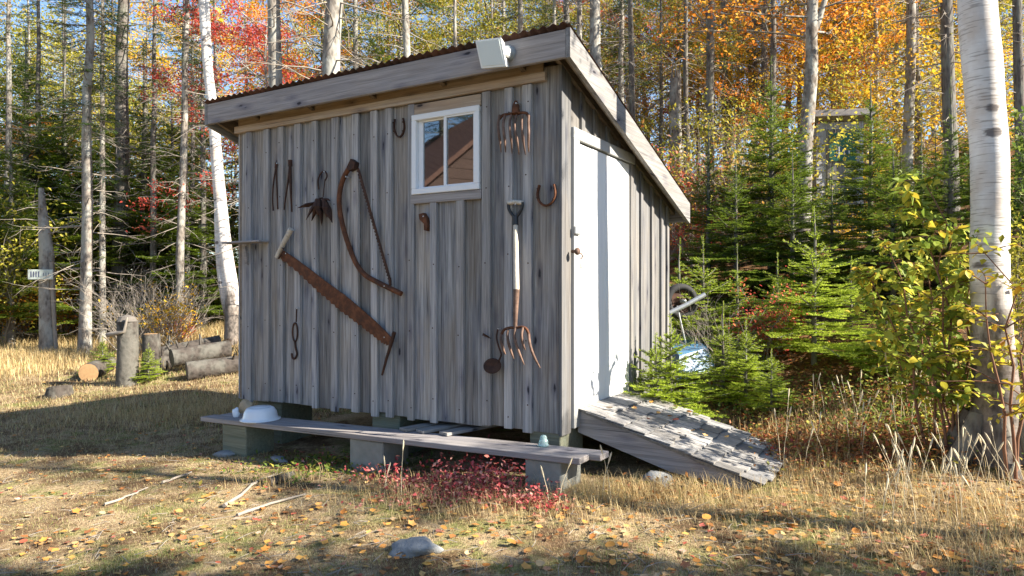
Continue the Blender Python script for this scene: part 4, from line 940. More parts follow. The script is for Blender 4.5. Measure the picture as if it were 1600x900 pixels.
# low leafy bushes for the wood's edge
def bush_proto(i, H, nleaf, lsize, stems=9):
    rng = random.Random(500 + i); nrg = np.random.default_rng(600 + i); tm = MB(); tips = []
    for k in range(stems):
        a = rng.uniform(0, 6.28); limb(tm, Vector((rng.uniform(-.1, .1), rng.uniform(-.1, .1), -.05)), Vector((math.cos(a) * .5, math.sin(a) * .5, 1)).normalized(), H * rng.uniform(.6, .95), .012, rng, 2, tips, 4, .25)
    T = np.array([tuple(t) for t in tips]); me = None
    if nleaf:
        c = nrg.integers(0, len(T), nleaf); V, F, rr = leaf_quads(T[c] + nrg.normal(size=(nleaf, 3)) * .09 * H ** .5, lsize, nrg); me = np_mesh('bush_leaves', V, F, None, {'rnd': rr}); me.materials.append(None)
    return tm.mesh('bush_stems', MAT['dead_twig']), me
BUS = [bush_proto(0, 1.6, 2600, .075), bush_proto(1, 2.2, 3600, .08, 11), bush_proto(2, 1.0, 1300, .06, 8), bush_proto(3, 1.5, 0, 0, 16)]
def bush(k, x, y, mat, scale, label, group=None, name='leafy_bush'):
    r_ = empty(name, (x, y, g(x, y)), rnd.uniform(0, 6.28), scale); tag(link_mesh('stems', BUS[k][0], None, r_), kind='stuff')
    if BUS[k][1] is not None and mat:
        o = link_mesh('foliage', BUS[k][1], None, r_); o.material_slots[0].link = 'OBJECT'; o.material_slots[0].material = MAT[mat]; o['kind'] = 'stuff'
    return tag(r_, label, 'bush', group)

# ------------------------------------------------------------------ trunks one can tell apart
# px, distance, diameter, prototype, bark, label
TR = [
 (132, 15.0, .25, 0, 'bark_spruce', 'straight pale grey spruce trunk just right of the tree with the sign'),
 (187, 18.0, .40, 1, 'bark_dark', 'thick dark spruce trunk behind the pale twiggy brush'),
 (238, 17.0, .17, 0, 'bark_dark', 'thin dark spruce trunk right of the thick dark one'),
 (279, 16.0, .20, 3, 'bark_spruce', 'slim light grey spruce trunk with wispy dead twigs, left of the white leaning birch'),
 (300, 19.0, .15, 2, 'bark_spruce', 'thin spruce trunk close behind the white leaning birch'),
 (441, 13.0, .31, 1, 'bark_spruce', 'grey ringed spruce trunk rising behind the roof\'s left end'),
 (498, 12.5, .40, 3, 'bark_spruce', 'thickest grey spruce trunk rising behind the shed roof'),
 (559, 16.0, .18, 0, 'bark_spruce', 'slim spruce trunk next right of the thickest trunk behind the roof'),
 (641, 14.0, .21, 1, 'bark_spruce', 'pale spruce trunk above the roof over the window'),
 (713, 18.0, .17, 4, 'bark_spruce', 'bare grey trunk above the roof left of the floodlight'),
 (815, 17.0, .20, 3, 'bark_spruce', 'bare branchy trunk above the roof right of the floodlight'),
 (862, 20.0, .18, 0, 'bark_spruce', 'thin grey trunk above the roof near its high corner'),
 (908, 15.0, .19, 4, 'bark_spruce', 'pale broken-branched trunk right behind the roof\'s high corner'),
 (939, 14.5, .30, 3, 'bark_spruce', 'stout pale leaning trunk next to the sloping fascia'),
 (970, 18.0, .19, 0, 'bark_spruce', 'pale trunk second right of the stout leaning one'),
 (992, 17.0, .19, 1, 'bark_dark', 'dark straight trunk above the middle of the sloping fascia'),
 (1033, 20.0, .13, 4, 'bark_dark', 'thin dark trunk left of the broken snag'),
 (1074, 17.0, .17, 4, 'bark_dark', 'slender crooked dark trunk right behind the broken snag'),
 (1108, 15.0, .21, 1, 'bark_dark', 'straight grey trunk rising clear between the snag and the tall young fir'),
 (1152, 21.0, .12, 4, 'bark_spruce', 'thin pale trunk in the orange leaves left of the tall young fir'),
 (1190, 19.0, .20, 1, 'bark_dark', 'dark trunk behind the tall young fir\'s tip, left of a pair'),
 (1206, 16.5, .19, 4, 'bark_dark', 'dark trunk behind the tall young fir\'s tip, right of a pair'),
 (1311, 19.0, .14, 3, 'bark_dark', 'thin dark trunk above the outhouse roof'),
 (1372, 17.0, .13, 1, 'bark_spruce', 'thin lichen-grey trunk right of the outhouse'),
 (1419, 15.0, .23, 1, 'bark_spruce', 'sunlit grey trunk, left of a pair between outhouse and birch'),
 (1438, 16.0, .17, 3, 'bark_dark', 'darker slimmer trunk, right of a pair between outhouse and birch'),
 (1487, 13.0, .25, 1, 'bark_dark', 'thick dark trunk just left of the white birch'),
 (1556, 14.0, .12, 4, 'bark_dark', 'thin dark trunk just right of the white birch'),
 (1596, 13.0, .19, 1, 'bark_dark', 'dark trunk at the photo\'s right edge'),
 (12, 17.0, .20, 2, 'bark_spruce', 'grey branchy spruce at the photo\'s left edge'),
 (45, 21.0, .16, 0, 'bark_spruce', 'slim grey spruce behind and left of the sign'),
 (60, 18.5, .2, 2, 'bark_dark', 'dark spruce with green boughs behind the sign'),
 (160, 16.5, .16, 2, 'bark_spruce', 'slim spruce with low green boughs left of the thick dark trunk'),
 (318, 17.0, .16, 2, 'bark_dark', 'slim dark spruce with green boughs beside the white leaning birch'),
 (100, 20.0, .15, 2, 'bark_dark', 'thin dark spruce between the sign tree and the pale trunk'),
]
for px, d, dia, k, bk_, lab in TR:
    if len(lab.split()) > 16: lab = ' '.join(lab.split()[:16])
    spruce(k, WP(px, d), d, dia, lab, 'spruce trunks at the wood\'s edge', bk_)
# the tree with the sign, a leaning pole beside it
sx, sy = WP(75, 15.2), 15.2
tr = empty('sign_snag', (sx, sy, g(sx, sy))); tag(tr, 'grey dead trunk carrying the small faded sign, far left', 'snag')
m = MB(); m.tube([(0, 0, -.2), (.0, 0, .4), (-.02, 0, 1.4), (-.03, 0, 2.2), (-.10, 0, 2.9), (-.16, .02, 3.6)], [.20, .165, .155, .14, .10, .05], 12); m.build('trunk', MAT['bark_spruce'], tr)
m = MB(); m.tube([(.22, -.05, -.1), (.17, -.08, 1.0), (.13, -.10, 2.0)], [.045, .04, .035], 8); m.build('leaning_pole', MAT['dead_twig'], tr)
m = MB(); rg = random.Random(4)
for k in range(12): z = 1.9 + k * .14; t = rg.uniform(0, 6.28); e = Vector((math.cos(t), math.sin(t), rg.uniform(-.3, .2))); m.tube([Vector((-.05, 0, z)), Vector((-.05, 0, z)) + e * .35, Vector((-.05, 0, z)) + e * rg.uniform(.5, .9) + Vector((0, 0, -.08))], [.014, .009, .003], 4, cap=False)
tag(m.build('branches', MAT['dead_twig'], tr), kind='stuff')
sg = empty('tree_sign', (sx - .0, sy - .24, CAMZ + (HOR - 429) / F_PX * 15.0), R(-2)); tag(sg, 'small faded pale green sign nailed to a tree trunk', 'sign')
MB().box(-.27, .27, -.012, .012, -.105, .105, .004).build('panel', MAT['sign'], sg)
for k in range(8):
    if k in (4,): continue
    x = -.21 + k * .055; h = .055 if k < 5 else .03
    MB().box(x, x + (.026 if k < 5 else .012), -.0145, -.0125, -h, h + .01).build('letter', MAT['sign_ink'], sg)
# broken snag
m = MB(); x, y = WP(1057, 15.5), 15.5; gz = g(x, y); top = CAMZ + (HOR - 112) / F_PX * y - gz
m.tube([(0, 0, -.2), (.02, 0, top * .3), (-.03, 0, top * .7), (-.02, 0, top * .96)], [.20, .17, .14, .12], 12)
for k in range(9):
    a = k * .7; q = Vector((.09 * math.cos(a) - .02, .09 * math.sin(a), top * .95)); m.tube([q, q + Vector((.01, 0, rnd.uniform(.08, .45)))], [.03, .004], 4)
r_ = empty('dead_snag', (x, y, gz)); m.build('trunk', MAT['bark_spruce'], r_); tag(r_, 'broken-topped grey snag in the wood right of the shed roof', 'snag')
# leaning white birch behind the shed's left end, two stems
r_ = empty('birch_tree', (WP(366, 14.0), 14.0, g(WP(366, 14.0), 14.0))); tag(r_, 'leaning white birch with twin stems left of the shed', 'tree')
bpx = lambda px, py: Vector((WP(px, 14.0) - r_.location.x, 0, CAMZ + (HOR - py) / F_PX * 14.0 - r_.location.z))
for s_, w_ in ((0, .135), (1, .085)):
    P = [Vector((-.05 + .12 * s_, .1 * s_, -.3)), bpx(363 - 10 * s_, 470), bpx(352 - 9 * s_, 390), bpx(342 - 2 * s_, 290), bpx(333, 180), bpx(323 + s_ * 4, 90), bpx(316 + s_ * 8, 0), bpx(308 + s_ * 14, -120), bpx(300 + 20 * s_, -320)]
    m = MB(); m.tube(smooth_path(P, 3), [w_ * (1.2 - .9 * i / 24) for i in range(25)], 12, cap=False); m.build('stem', MAT['birch'], r_)
rg = random.Random(5); tips = []; m = MB()
for k in range(20): limb(m, bpx(318 - k, -60 - k * 16) , Vector((rg.uniform(-1, 1), rg.uniform(-1, 1), .5)).normalized(), rg.uniform(1, 2), .02, rg, 1, tips)
tag(m.build('branches', MAT['bark_maple'], r_), kind='stuff'); T = np.array([tuple(t) for t in tips]); c = NR.integers(0, len(T), 2600); V, F, rr = leaf_quads(T[c] + NR.normal(size=(2600, 3)) * .25, .07); tag(link_mesh('crown', np_mesh('birch_leaves', V, F, MAT['leaf_yellow'], {'rnd': rr}), None, r_), kind='stuff')

# the big white birch in front on the right
BX, BY = WP(1552, 4.85), 4.85; bz0 = g(BX, BY)
r_ = empty('birch_tree', (BX, BY, bz0)); tag(r_, 'big white birch trunk with dark rough base at the right', 'tree')
bpx = lambda px, py, d=4.85: Vector((WP(px, d) - BX, 0, CAMZ + (HOR - py) / F_PX * d - bz0))
def trunk(P, W, n=24, sub=4, seed=0):
    m = MB(); Q = smooth_path(P, sub); k = len(Q); WW = [W[min(len(W) - 2, int(i / sub))] * (1 - (i % sub) / sub) + W[min(len(W) - 1, int(i / sub) + 1)] * ((i % sub) / sub) for i in range(k)]
    m.tube(Q, WW, n, cap=False)
    m.v = [tuple(Vector(p) + Vector((mnoise.noise(Vector(p) * 2.2 + Vector((seed, 0, 0))), mnoise.noise(Vector(p) * 2.2 + Vector((0, seed, 3))), 0)) * .012) for p in m.v]
    return m
P = [bpx(1556, 790), bpx(1556, 690), bpx(1556, 620), bpx(1550, 520), bpx(1546, 420), bpx(1547, 300), bpx(1543, 200), bpx(1534, 90), bpx(1527, 0), bpx(1518, -130), bpx(1508, -330), bpx(1500, -620), bpx(1490, -1100), bpx(1500, -1700)]
trunk(P, [.23, .175, .142, .126, .118, .114, .116, .119, .116, .106, .095, .08, .05, .02]).build('trunk', MAT['birch'], r_)
m = MB(); rg = random.Random(8)
for k in range(6):            # root flare
    a = k * 1.05 + .2; m.tube([(.13 * math.cos(a), .13 * math.sin(a), .30), (.22 * math.cos(a), .22 * math.sin(a), .08), (.40 * math.cos(a), .40 * math.sin(a), -.12)], [.05, .075, .05], 8)
m.build('roots', MAT['bark_dark'], r_)
m = MB(); tips = []
for k in range(26):
    z = 4.2 + k * .26; limb(m, Vector((-.12 - .008 * k, 0, z)), Vector((rg.uniform(-1, 1), rg.uniform(-1, 1), .75)).normalized(), rg.uniform(1.0, 2.2), .026, rg, 1, tips)
tag(m.build('branches', MAT['bark_maple'], r_), kind='stuff'); T = np.array([tuple(t) for t in tips]); n = 3600; c = NR.integers(0, len(T), n); V, F, rr = leaf_quads(T[c] + NR.normal(size=(n, 3)) * .22, .065); tag(link_mesh('crown', np_mesh('birch_leaves', V, F, MAT['leaf_yellow'], {'rnd': rr}), None, r_), kind='stuff')

# mottled curved maple in the golden leaves
mx_, my_ = WP(1258, 13.0), 13.0; r_ = empty('maple_tree', (mx_, my_, g(mx_, my_))); tag(r_, 'curved dark mottled maple trunk left of the outhouse', 'tree')
bpx = lambda px, py, d=13.0: Vector((WP(px, d) - mx_, 0, CAMZ + (HOR - py) / F_PX * d - r_.location.z))
P = [bpx(1250, 420), bpx(1255, 330), bpx(1258, 240), bpx(1263, 170), bpx(1268, 110), bpx(1268, 50), bpx(1270, 0), bpx(1276, -80), bpx(1280, -200)]
m = MB(); m.tube(smooth_path(P, 3), [.15 * (1 - .5 * i / 24) for i in range(25)], 12, cap=False); tips = []; rg = random.Random(21)
m.tube([bpx(1267, 60), bpx(1278, 35), bpx(1292, -10), bpx(1305, -80)], [.07, .06, .05, .04], 8, cap=False)
m.build('trunk', MAT['bark_maple'], r_); m = MB()
for k in range(24): limb(m, bpx(1268 + k % 5, 60 - k * 11), Vector((rg.uniform(-1, 1), rg.uniform(-.7, 1), rg.uniform(-.1, .6))).normalized(), rg.uniform(1, 2.4), .025, rg, 1, tips)
tag(m.build('branches', MAT['bark_maple'], r_), kind='stuff'); T = np.array([tuple(t) for t in tips]); n = 4200; c = NR.integers(0, len(T), n); V, F, rr = leaf_quads(T[c] + NR.normal(size=(n, 3)) * np.array([.3, .3, .16]), .10); tag(link_mesh('crown', np_mesh('maple_leaves_gold', V, F, MAT['leaf_orange'], {'rnd': rr}), None, r_), kind='stuff')

# ------------------------------------------------------------------ autumn broadleaf trees behind
MP = [(-60, 22, 'leaf_yellow', 1.0), (0, 20, 'leaf_orange', .6), (40, 26, 'leaf_yellow', 1.0), (110, 24, 'leaf_yellow', .9), (170, 28, 'leaf_yellow', 1.1), (215, 22, 'leaf_yellow', .75), (255, 25, 'leaf_yellow', .95),
      (300, 29, 'leaf_gold', 1.1), (355, 22, 'leaf_yellow', .8), (440, 17.5, 'leaf_red', .72), (515, 20, 'leaf_red', .7), (500, 23, 'leaf_orange', .95), (550, 27, 'leaf_yellow', 1.1), (600, 22, 'leaf_mixed', .95),
      (660, 25, 'leaf_gold', 1.0), (720, 24, 'leaf_yellow', .95), (780, 22, 'leaf_mixed', 1.0), (830, 26, 'leaf_yellow', 1.0), (880, 23, 'leaf_mixed', .9), (935, 25, 'leaf_yellow', .9), (985, 21, 'leaf_mixed', .8),
      (1015, 25, 'leaf_red', .9), (1060, 24, 'leaf_gold', .9), (1100, 21, 'leaf_mixed', .8), (1140, 25, 'leaf_yellow', .95), (1180, 21, 'leaf_gold', .7), (1232, 22, 'leaf_gold', .95), (1265, 18, 'leaf_orange', .6),
      (1300, 20, 'leaf_gold', .85), (1350, 22, 'leaf_gold', .95), (1395, 19, 'leaf_gold', .8), (1440, 21, 'leaf_gold', .9), (1480, 18, 'leaf_yellow', .75), (1530, 20, 'leaf_green', .85), (1590, 19, 'leaf_yellow', .7)]
CN = {'leaf_yellow': 'yellow-green', 'leaf_red': 'red', 'leaf_gold': 'golden', 'leaf_orange': 'orange', 'leaf_mixed': 'brownish-gold', 'leaf_green': 'green'}
ORD = ['first', 'second', 'third', 'fourth', 'fifth', 'sixth', 'seventh', 'eighth', 'ninth', 'tenth', 'eleventh', 'twelfth', 'thirteenth', 'fourteenth', 'fifteenth', 'sixteenth']; seen = {}
for i, (px, d, mt, sc_) in enumerate(MP):
    seen[mt] = seen.get(mt, -1) + 1
    where = 'left of the shed' if px < 370 else 'above the shed roof' if px < 900 else 'right of the shed roof' if px < 1240 else 'around the outhouse' if px < 1480 else 'beyond the white birch'
    lab = '%s %s autumn tree from the left, %s' % (ORD[seen[mt]], CN[mt], where)
    maple(i % 4, WP(px, d), d, mt, sc_, lab, 'autumn trees behind the shed')
# trunks standing deeper in the wood
rg = random.Random(77)
for i in range(46):
    px = -150 + 1900 * (i + rg.random()) / 46; d = rg.uniform(19, 32)
    side = 'left of the shed' if px < 370 else 'above the shed roof' if px < 900 else 'right of the shed'
    spruce(i % 5, WP(px, d), d, rg.uniform(.14, .26), 'distant slim spruce trunk deep in the wood ' + side, 'spruces deep in the wood', rg.choice(('bark_dark', 'bark_spruce', 'bark_dark')), crown=(i % 4 == 0))

# the wood far behind reads as one mass
def far_wood():
    n = 95000; nrg = np.random.default_rng(31); nc = 1700
    cx = nrg.uniform(-60, 60, nc); cy = 36 + nrg.uniform(0, 24, nc) + np.abs(cx) * .05; hz = nrg.uniform(.5, 21, nc) ; C = np.stack([cx, cy, G(cx, cy) + hz], 1); cr = nrg.uniform(0, 1, nc)
    c = nrg.integers(0, nc, n); P = C[c] + nrg.normal(size=(n, 3)) * np.array([1.3, 1.3, .9]); V, F, rr = leaf_quads(P, .27, nrg); rr = np.clip(.45 * rr + .55 * np.repeat(cr[c], 4), 0, 1)
    o = link_mesh('far_forest', np_mesh('far_forest', V, F, MAT['leaf_mixed'], {'rnd': rr})); return tag(o, 'far autumn forest reading as one mass of foliage', 'forest', kind='stuff')
far_wood()

# ------------------------------------------------------------------ firs
nrg = np.random.default_rng(5)
FIRS = [fir_mesh('fir_small', .85, .42, 11, 7, nrg, .030, .0088, 300, .050, MAT['needles_bright']),
        fir_mesh('fir_medium', 1.6, .78, 12, 7, nrg, .034, .0115, 200, .072, MAT['needles_bright'], .18),
        fir_mesh('fir_bushy', 3.0, 1.15, 17, 7, nrg, .046, .016, 125, .10, MAT['needles'], .12),
        fir_mesh('fir_tall', 4.6, 1.25, 23, 7, nrg, .050, .019, 100, .115, MAT['needles'], .14),
        fir_mesh('fir_slim', 2.2, .62, 14, 6, nrg, .036, .012, 150, .085, MAT['needles_bright'], .25),
        fir_mesh('fir_open', 1.6, .66, 10, 7, nrg, .034, .0115, 200, .078, MAT['needles_bright'], .24),
        fir_mesh('fir_wide', 3.0, 1.4, 14, 7, nrg, .046, .016, 125, .105, MAT['needles'], .16),
        fir_mesh('fir_ragged', 4.6, 1.05, 19, 6, nrg, .050, .019, 100, .115, MAT['needles'], .20)]
def fir(k, x, y, scale, label, group='young firs behind the shed', mat=None, z=None):
    r_ = empty('fir_tree', (x, y, g(x, y) if z is None else z), rnd.uniform(0, 6.28), scale)
    link_mesh('trunk', FIRS[k][0], None, r_); tag(link_mesh('foliage', FIRS[k][1], None, r_), kind='stuff')
    return tag(r_, label, 'fir', group)
FH = [.85, 1.6, 3.0, 4.6, 2.2, 1.6, 3.0, 4.6]
# prototype, px, distance, py of the tip, label
FL = [
 (0, 1048, 6.3, 492, 'bright green fir sapling beside the shingled ramp, against the shed'),
 (0, 1024, 6.2, 520, 'shorter bright fir sapling half behind the ramp\'s top'),
 (1, 1098, 8.2, 368, 'bright young fir with upright leader right of the wheel'),
 (5, 1062, 8.9, 372, 'bright young fir behind the black wheel'),
 (4, 1152, 8.6, 380, 'thin young fir with bare upright leader, left of the bushy bright one'),
 (1, 1272, 7.7, 322, 'bushy bright fir with pale upright leader in the middle of the slope'),
 (0, 1165, 6.9, 500, 'low spreading fir seedling on the slope right of the ramp'),
 (0, 1205, 6.5, 545, 'smallest fir seedling among grass right of the ramp'),
 (5, 1130, 7.1, 470, 'bright low fir before the red twigs by the wheelbarrow'),
 (3, 1205, 11.2, 88, 'tall sunlit young fir whose tip rises against orange leaves'),
 (2, 1150, 10.4, 240, 'bushy fir right of the shed\'s low eave'),
 (6, 1238, 10.2, 235, 'bushy fir below the tall sunlit one'),
 (7, 1107, 11.5, 180, 'fir with long bare leader close to the low end of the fascia'),
 (3, 1360, 10.6, 122, 'fir hiding the right half of the outhouse'),
 (2, 1300, 9.6, 262, 'dark fir in front of the outhouse foot'),
 (6, 1395, 9.2, 225, 'dark fir right of the outhouse, behind the leafy shrub'),
 (7, 1440, 11.0, 190, 'fir between the outhouse and the birch'),
 (7, 1485, 9.0, 120, 'sunlit slim fir just left of the birch trunk'),
 (6, 1600, 9.5, 170, 'dark fir right of the birch trunk'),
 (2, 1545, 11.5, 210, 'fir half hidden by the birch trunk'),
 (5, 1215, 8.6, 395, 'half-grown bright fir left of the bushy one'),
 (5, 1330, 8.3, 400, 'half-grown bright fir right of the bushy one'),
 (1, 1420, 7.4, 420, 'bright bushy fir behind the leafy shrubs'),
 (7, 1462, 13.5, 205, 'fir up the slope behind the pair of trunks by the birch'),
 (3, 1515, 14.0, 190, 'fir up the slope hidden behind the birch trunk'),
 (7, 1408, 14.5, 215, 'fir up the slope right of the outhouse'),
 (1, 1385, 6.9, 470, 'short fir in the shade below the leafy shrub'),
 (3, 40, 18.5, 40, 'tall dark fir with drooping boughs left of the pale straight trunk'),
 (7, 225, 18.5, 60, 'tall fir between the thick and the thin dark trunks'),
 (7, 135, 17.5, 130, 'ragged fir right beside the pale straight trunk'),
 (3, 18, 16.5, 190, 'fir low at the photo\'s left edge before the yellow bush'),
 (7, 292, 17.0, 175, 'ragged fir just left of the white leaning birch'),
 (3, 100, 19.0, 110, 'dark fir right of the sign tree'),
 (3, 268, 19.0, 150, 'dark fir behind the slim light grey trunk'),
 (7, 185, 21.5, 30, 'tall dark fir over the pale brush'),
 (3, 160, 21.0, 160, 'green fir between the pale trunks on the left'),
 (3, 345, 18.0, 250, 'dark green fir at the shed\'s left edge'),
 (3, 300, 22.0, 90, 'tall green fir deep behind the white leaning birch'),
 (2, -15, 18.0, 250, 'green fir at the photo\'s left edge'),
 (3, 590, 20.0, 10, 'tall fir behind the roof above the window'),
 (3, 1010, 19.0, 200, 'fir deep in the wood right of the roof'),
]
for k, px, d, tip, lab in FL: fir(k, WP(px, d), d, (CAMZ + (HOR - tip) / F_PX * d - g(WP(px, d), d)) / FH[k], lab)
q = (WP(232, 11.3), 11.3); fir(0, q[0], q[1], .75, 'small dark fir growing between the old post and the logs', 'firs by the log pile')
q = (WP(160, 12.4), 12.4); fir(0, q[0], q[1], .8, 'small bright fir left of the old post', 'firs by the log pile')

# trees outside the frame: the wood goes on to the right, behind and to the left
rg = random.Random(3)
for i, (x, y, k, dia) in enumerate(((5.9, 2.45, 5, .24), (10.5, -2.4, 1, .3), (12.5, -3.5, 2, .32), (9.2, -2.2, 1, .26), (-17, 6, 2, .35), (-18, 1, 1, .35), (-19, -4, 2, .35), (-16, 9, 0, .3), (-14, 4.6, 2, .3), (-22, -8, 3, .35), (-17, -1.5, 2, .4))):  # first spruce is added out of view to shade the lawn
    spruce(k, x, y, dia, 'spruce of the surrounding wood standing outside the frame', 'spruces outside the frame', 'bark_dark')
for i, (x, y, k, s_) in enumerate(((6.8, .05, 3, 1.55), (8.9, -.55, 3, 1.75), (8.2, -2.0, 3, 1.6), (11.4, -1.8, 3, 2.0), (7.2, -3.0, 3, 1.6))):
    fir(k, x, y, s_, 'fir of the surrounding wood standing outside the frame', 'firs outside the frame')

# ------------------------------------------------------------------ brush and bushes
for k, px, d, mt, s_, lab in (
    (3, 205, 13.8, None, .9, 'pale leafless brush between the trunks, left of the post'), (3, 240, 14.2, None, .85, 'pale leafless brush behind the old post'), (3, 268, 14.6, None, .9, 'pale leafless brush near the slim grey trunk'),
    (2, 262, 14.4, 'leaf_gold', .9, 'small yellow-leaved bush behind the old post'), (2, 285, 14.9, 'leaf_red', .45, 'tiny scarlet bush behind the log pile'),
    (0, 30, 17.0, 'leaf_orange', .8, 'orange bush low at the photo\'s left edge'), (0, 102, 17.4, 'leaf_orange', .8, 'orange bush low behind the sign tree'),
    (1, 150, 19.5, 'leaf_yellow', 1.1, 'yellow bush between the pale straight trunk and the thick dark one'), (1, 55, 17.5, 'leaf_yellow', .9, 'yellow bush just left of the sign'), (1, 5, 16.5, 'leaf_yellow', 1.2, 'tall yellow bush cut by the photo\'s left edge'),
    (1, 20, 18.5, 'leaf_yellow', 1.5, 'bright yellow bush above the orange one at left'), (1, 85, 20, 'leaf_yellow', 1.3, 'yellow bush behind the sign'), (1, 175, 21, 'leaf_yellow', 1.2, 'yellow-green bush behind the thick dark trunk'),
    (0, 345, 19, 'leaf_orange', .9, 'orange bush behind the white leaning birch'),
    (1, 1030, 14.5, 'leaf_red', .85, 'dark red bush below the snag'), (1, 1085, 14, 'leaf_mixed', 1.0, 'mixed autumn bush right of the snag'), (2, 1195, 8.0, 'leaf_red', .65, 'low red bush among the firs'),
    (1, 1255, 14.6, 'leaf_gold', .7, 'golden bush beside the outhouse'), (2, 1322, 12.0, 'leaf_gold', .7, 'golden bush before the outhouse sign'), (1, 1160, 14.5, 'leaf_yellow', 1.1, 'yellow bush behind the tall sunlit fir'),
    (0, 1605, 6.4, 'leaf_yellow', .6, 'yellow bush right of the birch trunk'), (0, 1640, 8.5, 'leaf_green', 1.0, 'green bush at the photo\'s right edge'),
    (1, 1480, 15.5, 'leaf_gold', 1.2, 'golden bush up the slope left of the birch'), (1, 1430, 16.0, 'leaf_yellow', 1.2, 'yellow bush up the slope right of the outhouse'),
    (3, 1120, 7.6, None, .55, 'bare reddish shrub before the wheelbarrow'), (3, 1150, 14, None, 1.4, 'tangle of dead twigs behind the firs'), (3, 1030, 15, None, 1.3, 'tangle of dead twigs near the snag')):
    bush(k, WP(px, d), d, mt, s_, lab, name='bare_brush' if mt is None else 'leafy_bush')

# leafy shrubs by the birch: every leaf its own piece
def oval_leaf():
    vs_, fs_ = [], []; rows = 5
    for i in range(rows + 1):
        t = i / rows; w_ = .52 * math.sin(math.pi * min(1, t * .93 + .04)) ** .75 * (1 - .15 * t); z = -.16 * t * t
        vs_ += [(-w_ * .62, t, z + .10 * w_), (0, t, z), (w_ * .62, t, z + .10 * w_)]
    for i in range(rows):
        for j in range(2): a = i * 3 + j; fs_.append((a, a + 1, a + 4, a + 3))
    return MB().add(vs_, fs_, True).mesh('leaf')
LEAF = oval_leaf(); LEAF.materials.append(None)
def shrub_leaf_mat(name, pts):
    t = NT(name); c = t.ramp(t.rand(), pts); v = t.obj(); sp = t.noise(v, 6, 3); c = t.mix(t.math('MULTIPLY', sp, .3), c, (.30, .26, .05)); t.fin(c, .42, .4)
    tr = t.n.new('ShaderNodeBsdfTranslucent'); t.l.new(c, tr.inputs[0]); mx_ = t.n.new('ShaderNodeMixShader'); mx_.inputs[0].default_value = .35
    t.l.new(t.b.outputs[0], mx_.inputs[1]); t.l.new(tr.outputs[0], mx_.inputs[2]); t.l.new(mx_.outputs[0], t.out.inputs[0]); return t.m
MAT['alder'] = shrub_leaf_mat('green_yellow_shrub_leaves', [(0, (.16, .24, .04)), (.35, (.30, .38, .06)), (.65, (.48, .50, .07)), (.88, (.72, .58, .06)), (1, (.70, .36, .05))])
MAT['alder_y'] = shrub_leaf_mat('yellow_shrub_leaves', [(0, (.36, .40, .06)), (.4, (.62, .55, .05)), (.8, (.80, .62, .06)), (1, (.72, .34, .04))])
MAT['shrub_small'] = leafmat('shrub_small_leaves', [(0.0, (.13, .20, .03)), (.4, (.26, .34, .05)), (.75, (.46, .48, .07)), (1, (.72, .56, .06))], trans=.45, objvar=0)
def shrub(x, y, stems, nleaf, lsize, mat, label, seed, more=0):
    rg = random.Random(seed); r_ = empty('leafy_shrub', (x, y, g(x, y))); tag(r_, label, 'shrub', 'leafy shrubs by the birch'); tips = []; segs = []
    for (dx, dy, H, lx) in stems:
        m = MB(); P = [Vector((dx, dy, -.05))]
        for i in range(1, 7): t = i / 6; P.append(Vector((dx + lx * t ** 1.3 + rg.uniform(-.03, .03), dy + rg.uniform(-.06, .06) * i / 3, H * t)))
        m.tube(P, [.012 * (1 - .75 * i / 6) for i in range(7)], 6, cap=False)
        for i in range(2, 7):
            for _ in range(3):
                a = rg.uniform(0, 6.28); d = Vector((math.cos(a), math.sin(a), rg.uniform(.1, .7))).normalized(); L = rg.uniform(.18, .42) * (1.2 - .09 * i); q = P[i]; pts = [q]
                for s_ in range(3): d = (d + Vector((rg.uniform(-.2, .2), rg.uniform(-.2, .2), rg.uniform(-.2, .1)))).normalized(); q = q + d * L / 3; pts.append(q); segs.append((pts[-2], q))
                m.tube(pts, [.005, .004, .003, .0015], 4, cap=False)
        m.build('stem', MAT['twig_red'], r_)
    for i in range(nleaf):
        a, b = segs[rg.randrange(len(segs))]; q = a.lerp(b, rg.random()); o = bpy.data.objects.new('leaf', LEAF); COL.objects.link(o); o.parent = r_
        o.material_slots[0].link = 'OBJECT'; o.material_slots[0].material = MAT[mat]; s_ = lsize * rg.uniform(.65, 1.2); o.scale = (s_, s_, s_); o.location = q
        o.rotation_euler = (rg.uniform(-.9, .5), rg.uniform(-.7, .7), rg.uniform(0, 6.28))
    if more:
        q = np.array([tuple(a.lerp(b, rg.random())) for a, b in (segs[rg.randrange(len(segs))] for _ in range(more))]) + NR.normal(size=(more, 3)) * .03
        V, F, rr = leaf_quads(q, lsize * .9, NR, droop=.4); tag(link_mesh('small_leaves', np_mesh('small_leaves', V, F, MAT['shrub_small' if mat == 'alder' else 'leaf_yellow'], {'rnd': rr}), None, r_), kind='stuff')
    return r_
shrub(WP(1505, 4.95), 4.95, [(0, 0, 1.75, -.30), (-.05, .05, 1.95, -.12), (-.10, 0, 1.45, -.45), (.02, .08, 1.5, .10), (-.18, .1, 1.25, -.40)], 290, .082, 'alder', 'green and yellow leafy shrub with reddish stems left of the birch', 51, 900)
shrub(WP(1445, 5.9), 5.9, [(0, 0, 1.35, -.15), (-.1, .05, 1.15, -.35), (.06, .0, 1.5, .1), (.1, .1, 1.1, .25)], 280, .080, 'alder', 'lower leafy green shrub further left of the birch, before dark firs', 52, 900)
shrub(WP(1480, 5.1), 5.1, [(0, 0, 1.05, -.15), (-.06, .05, 1.3, -.05), (.08, .0, .9, .12)], 200, .075, 'alder', 'low yellow-green shrub in front of the others, left of the birch', 54, 350)
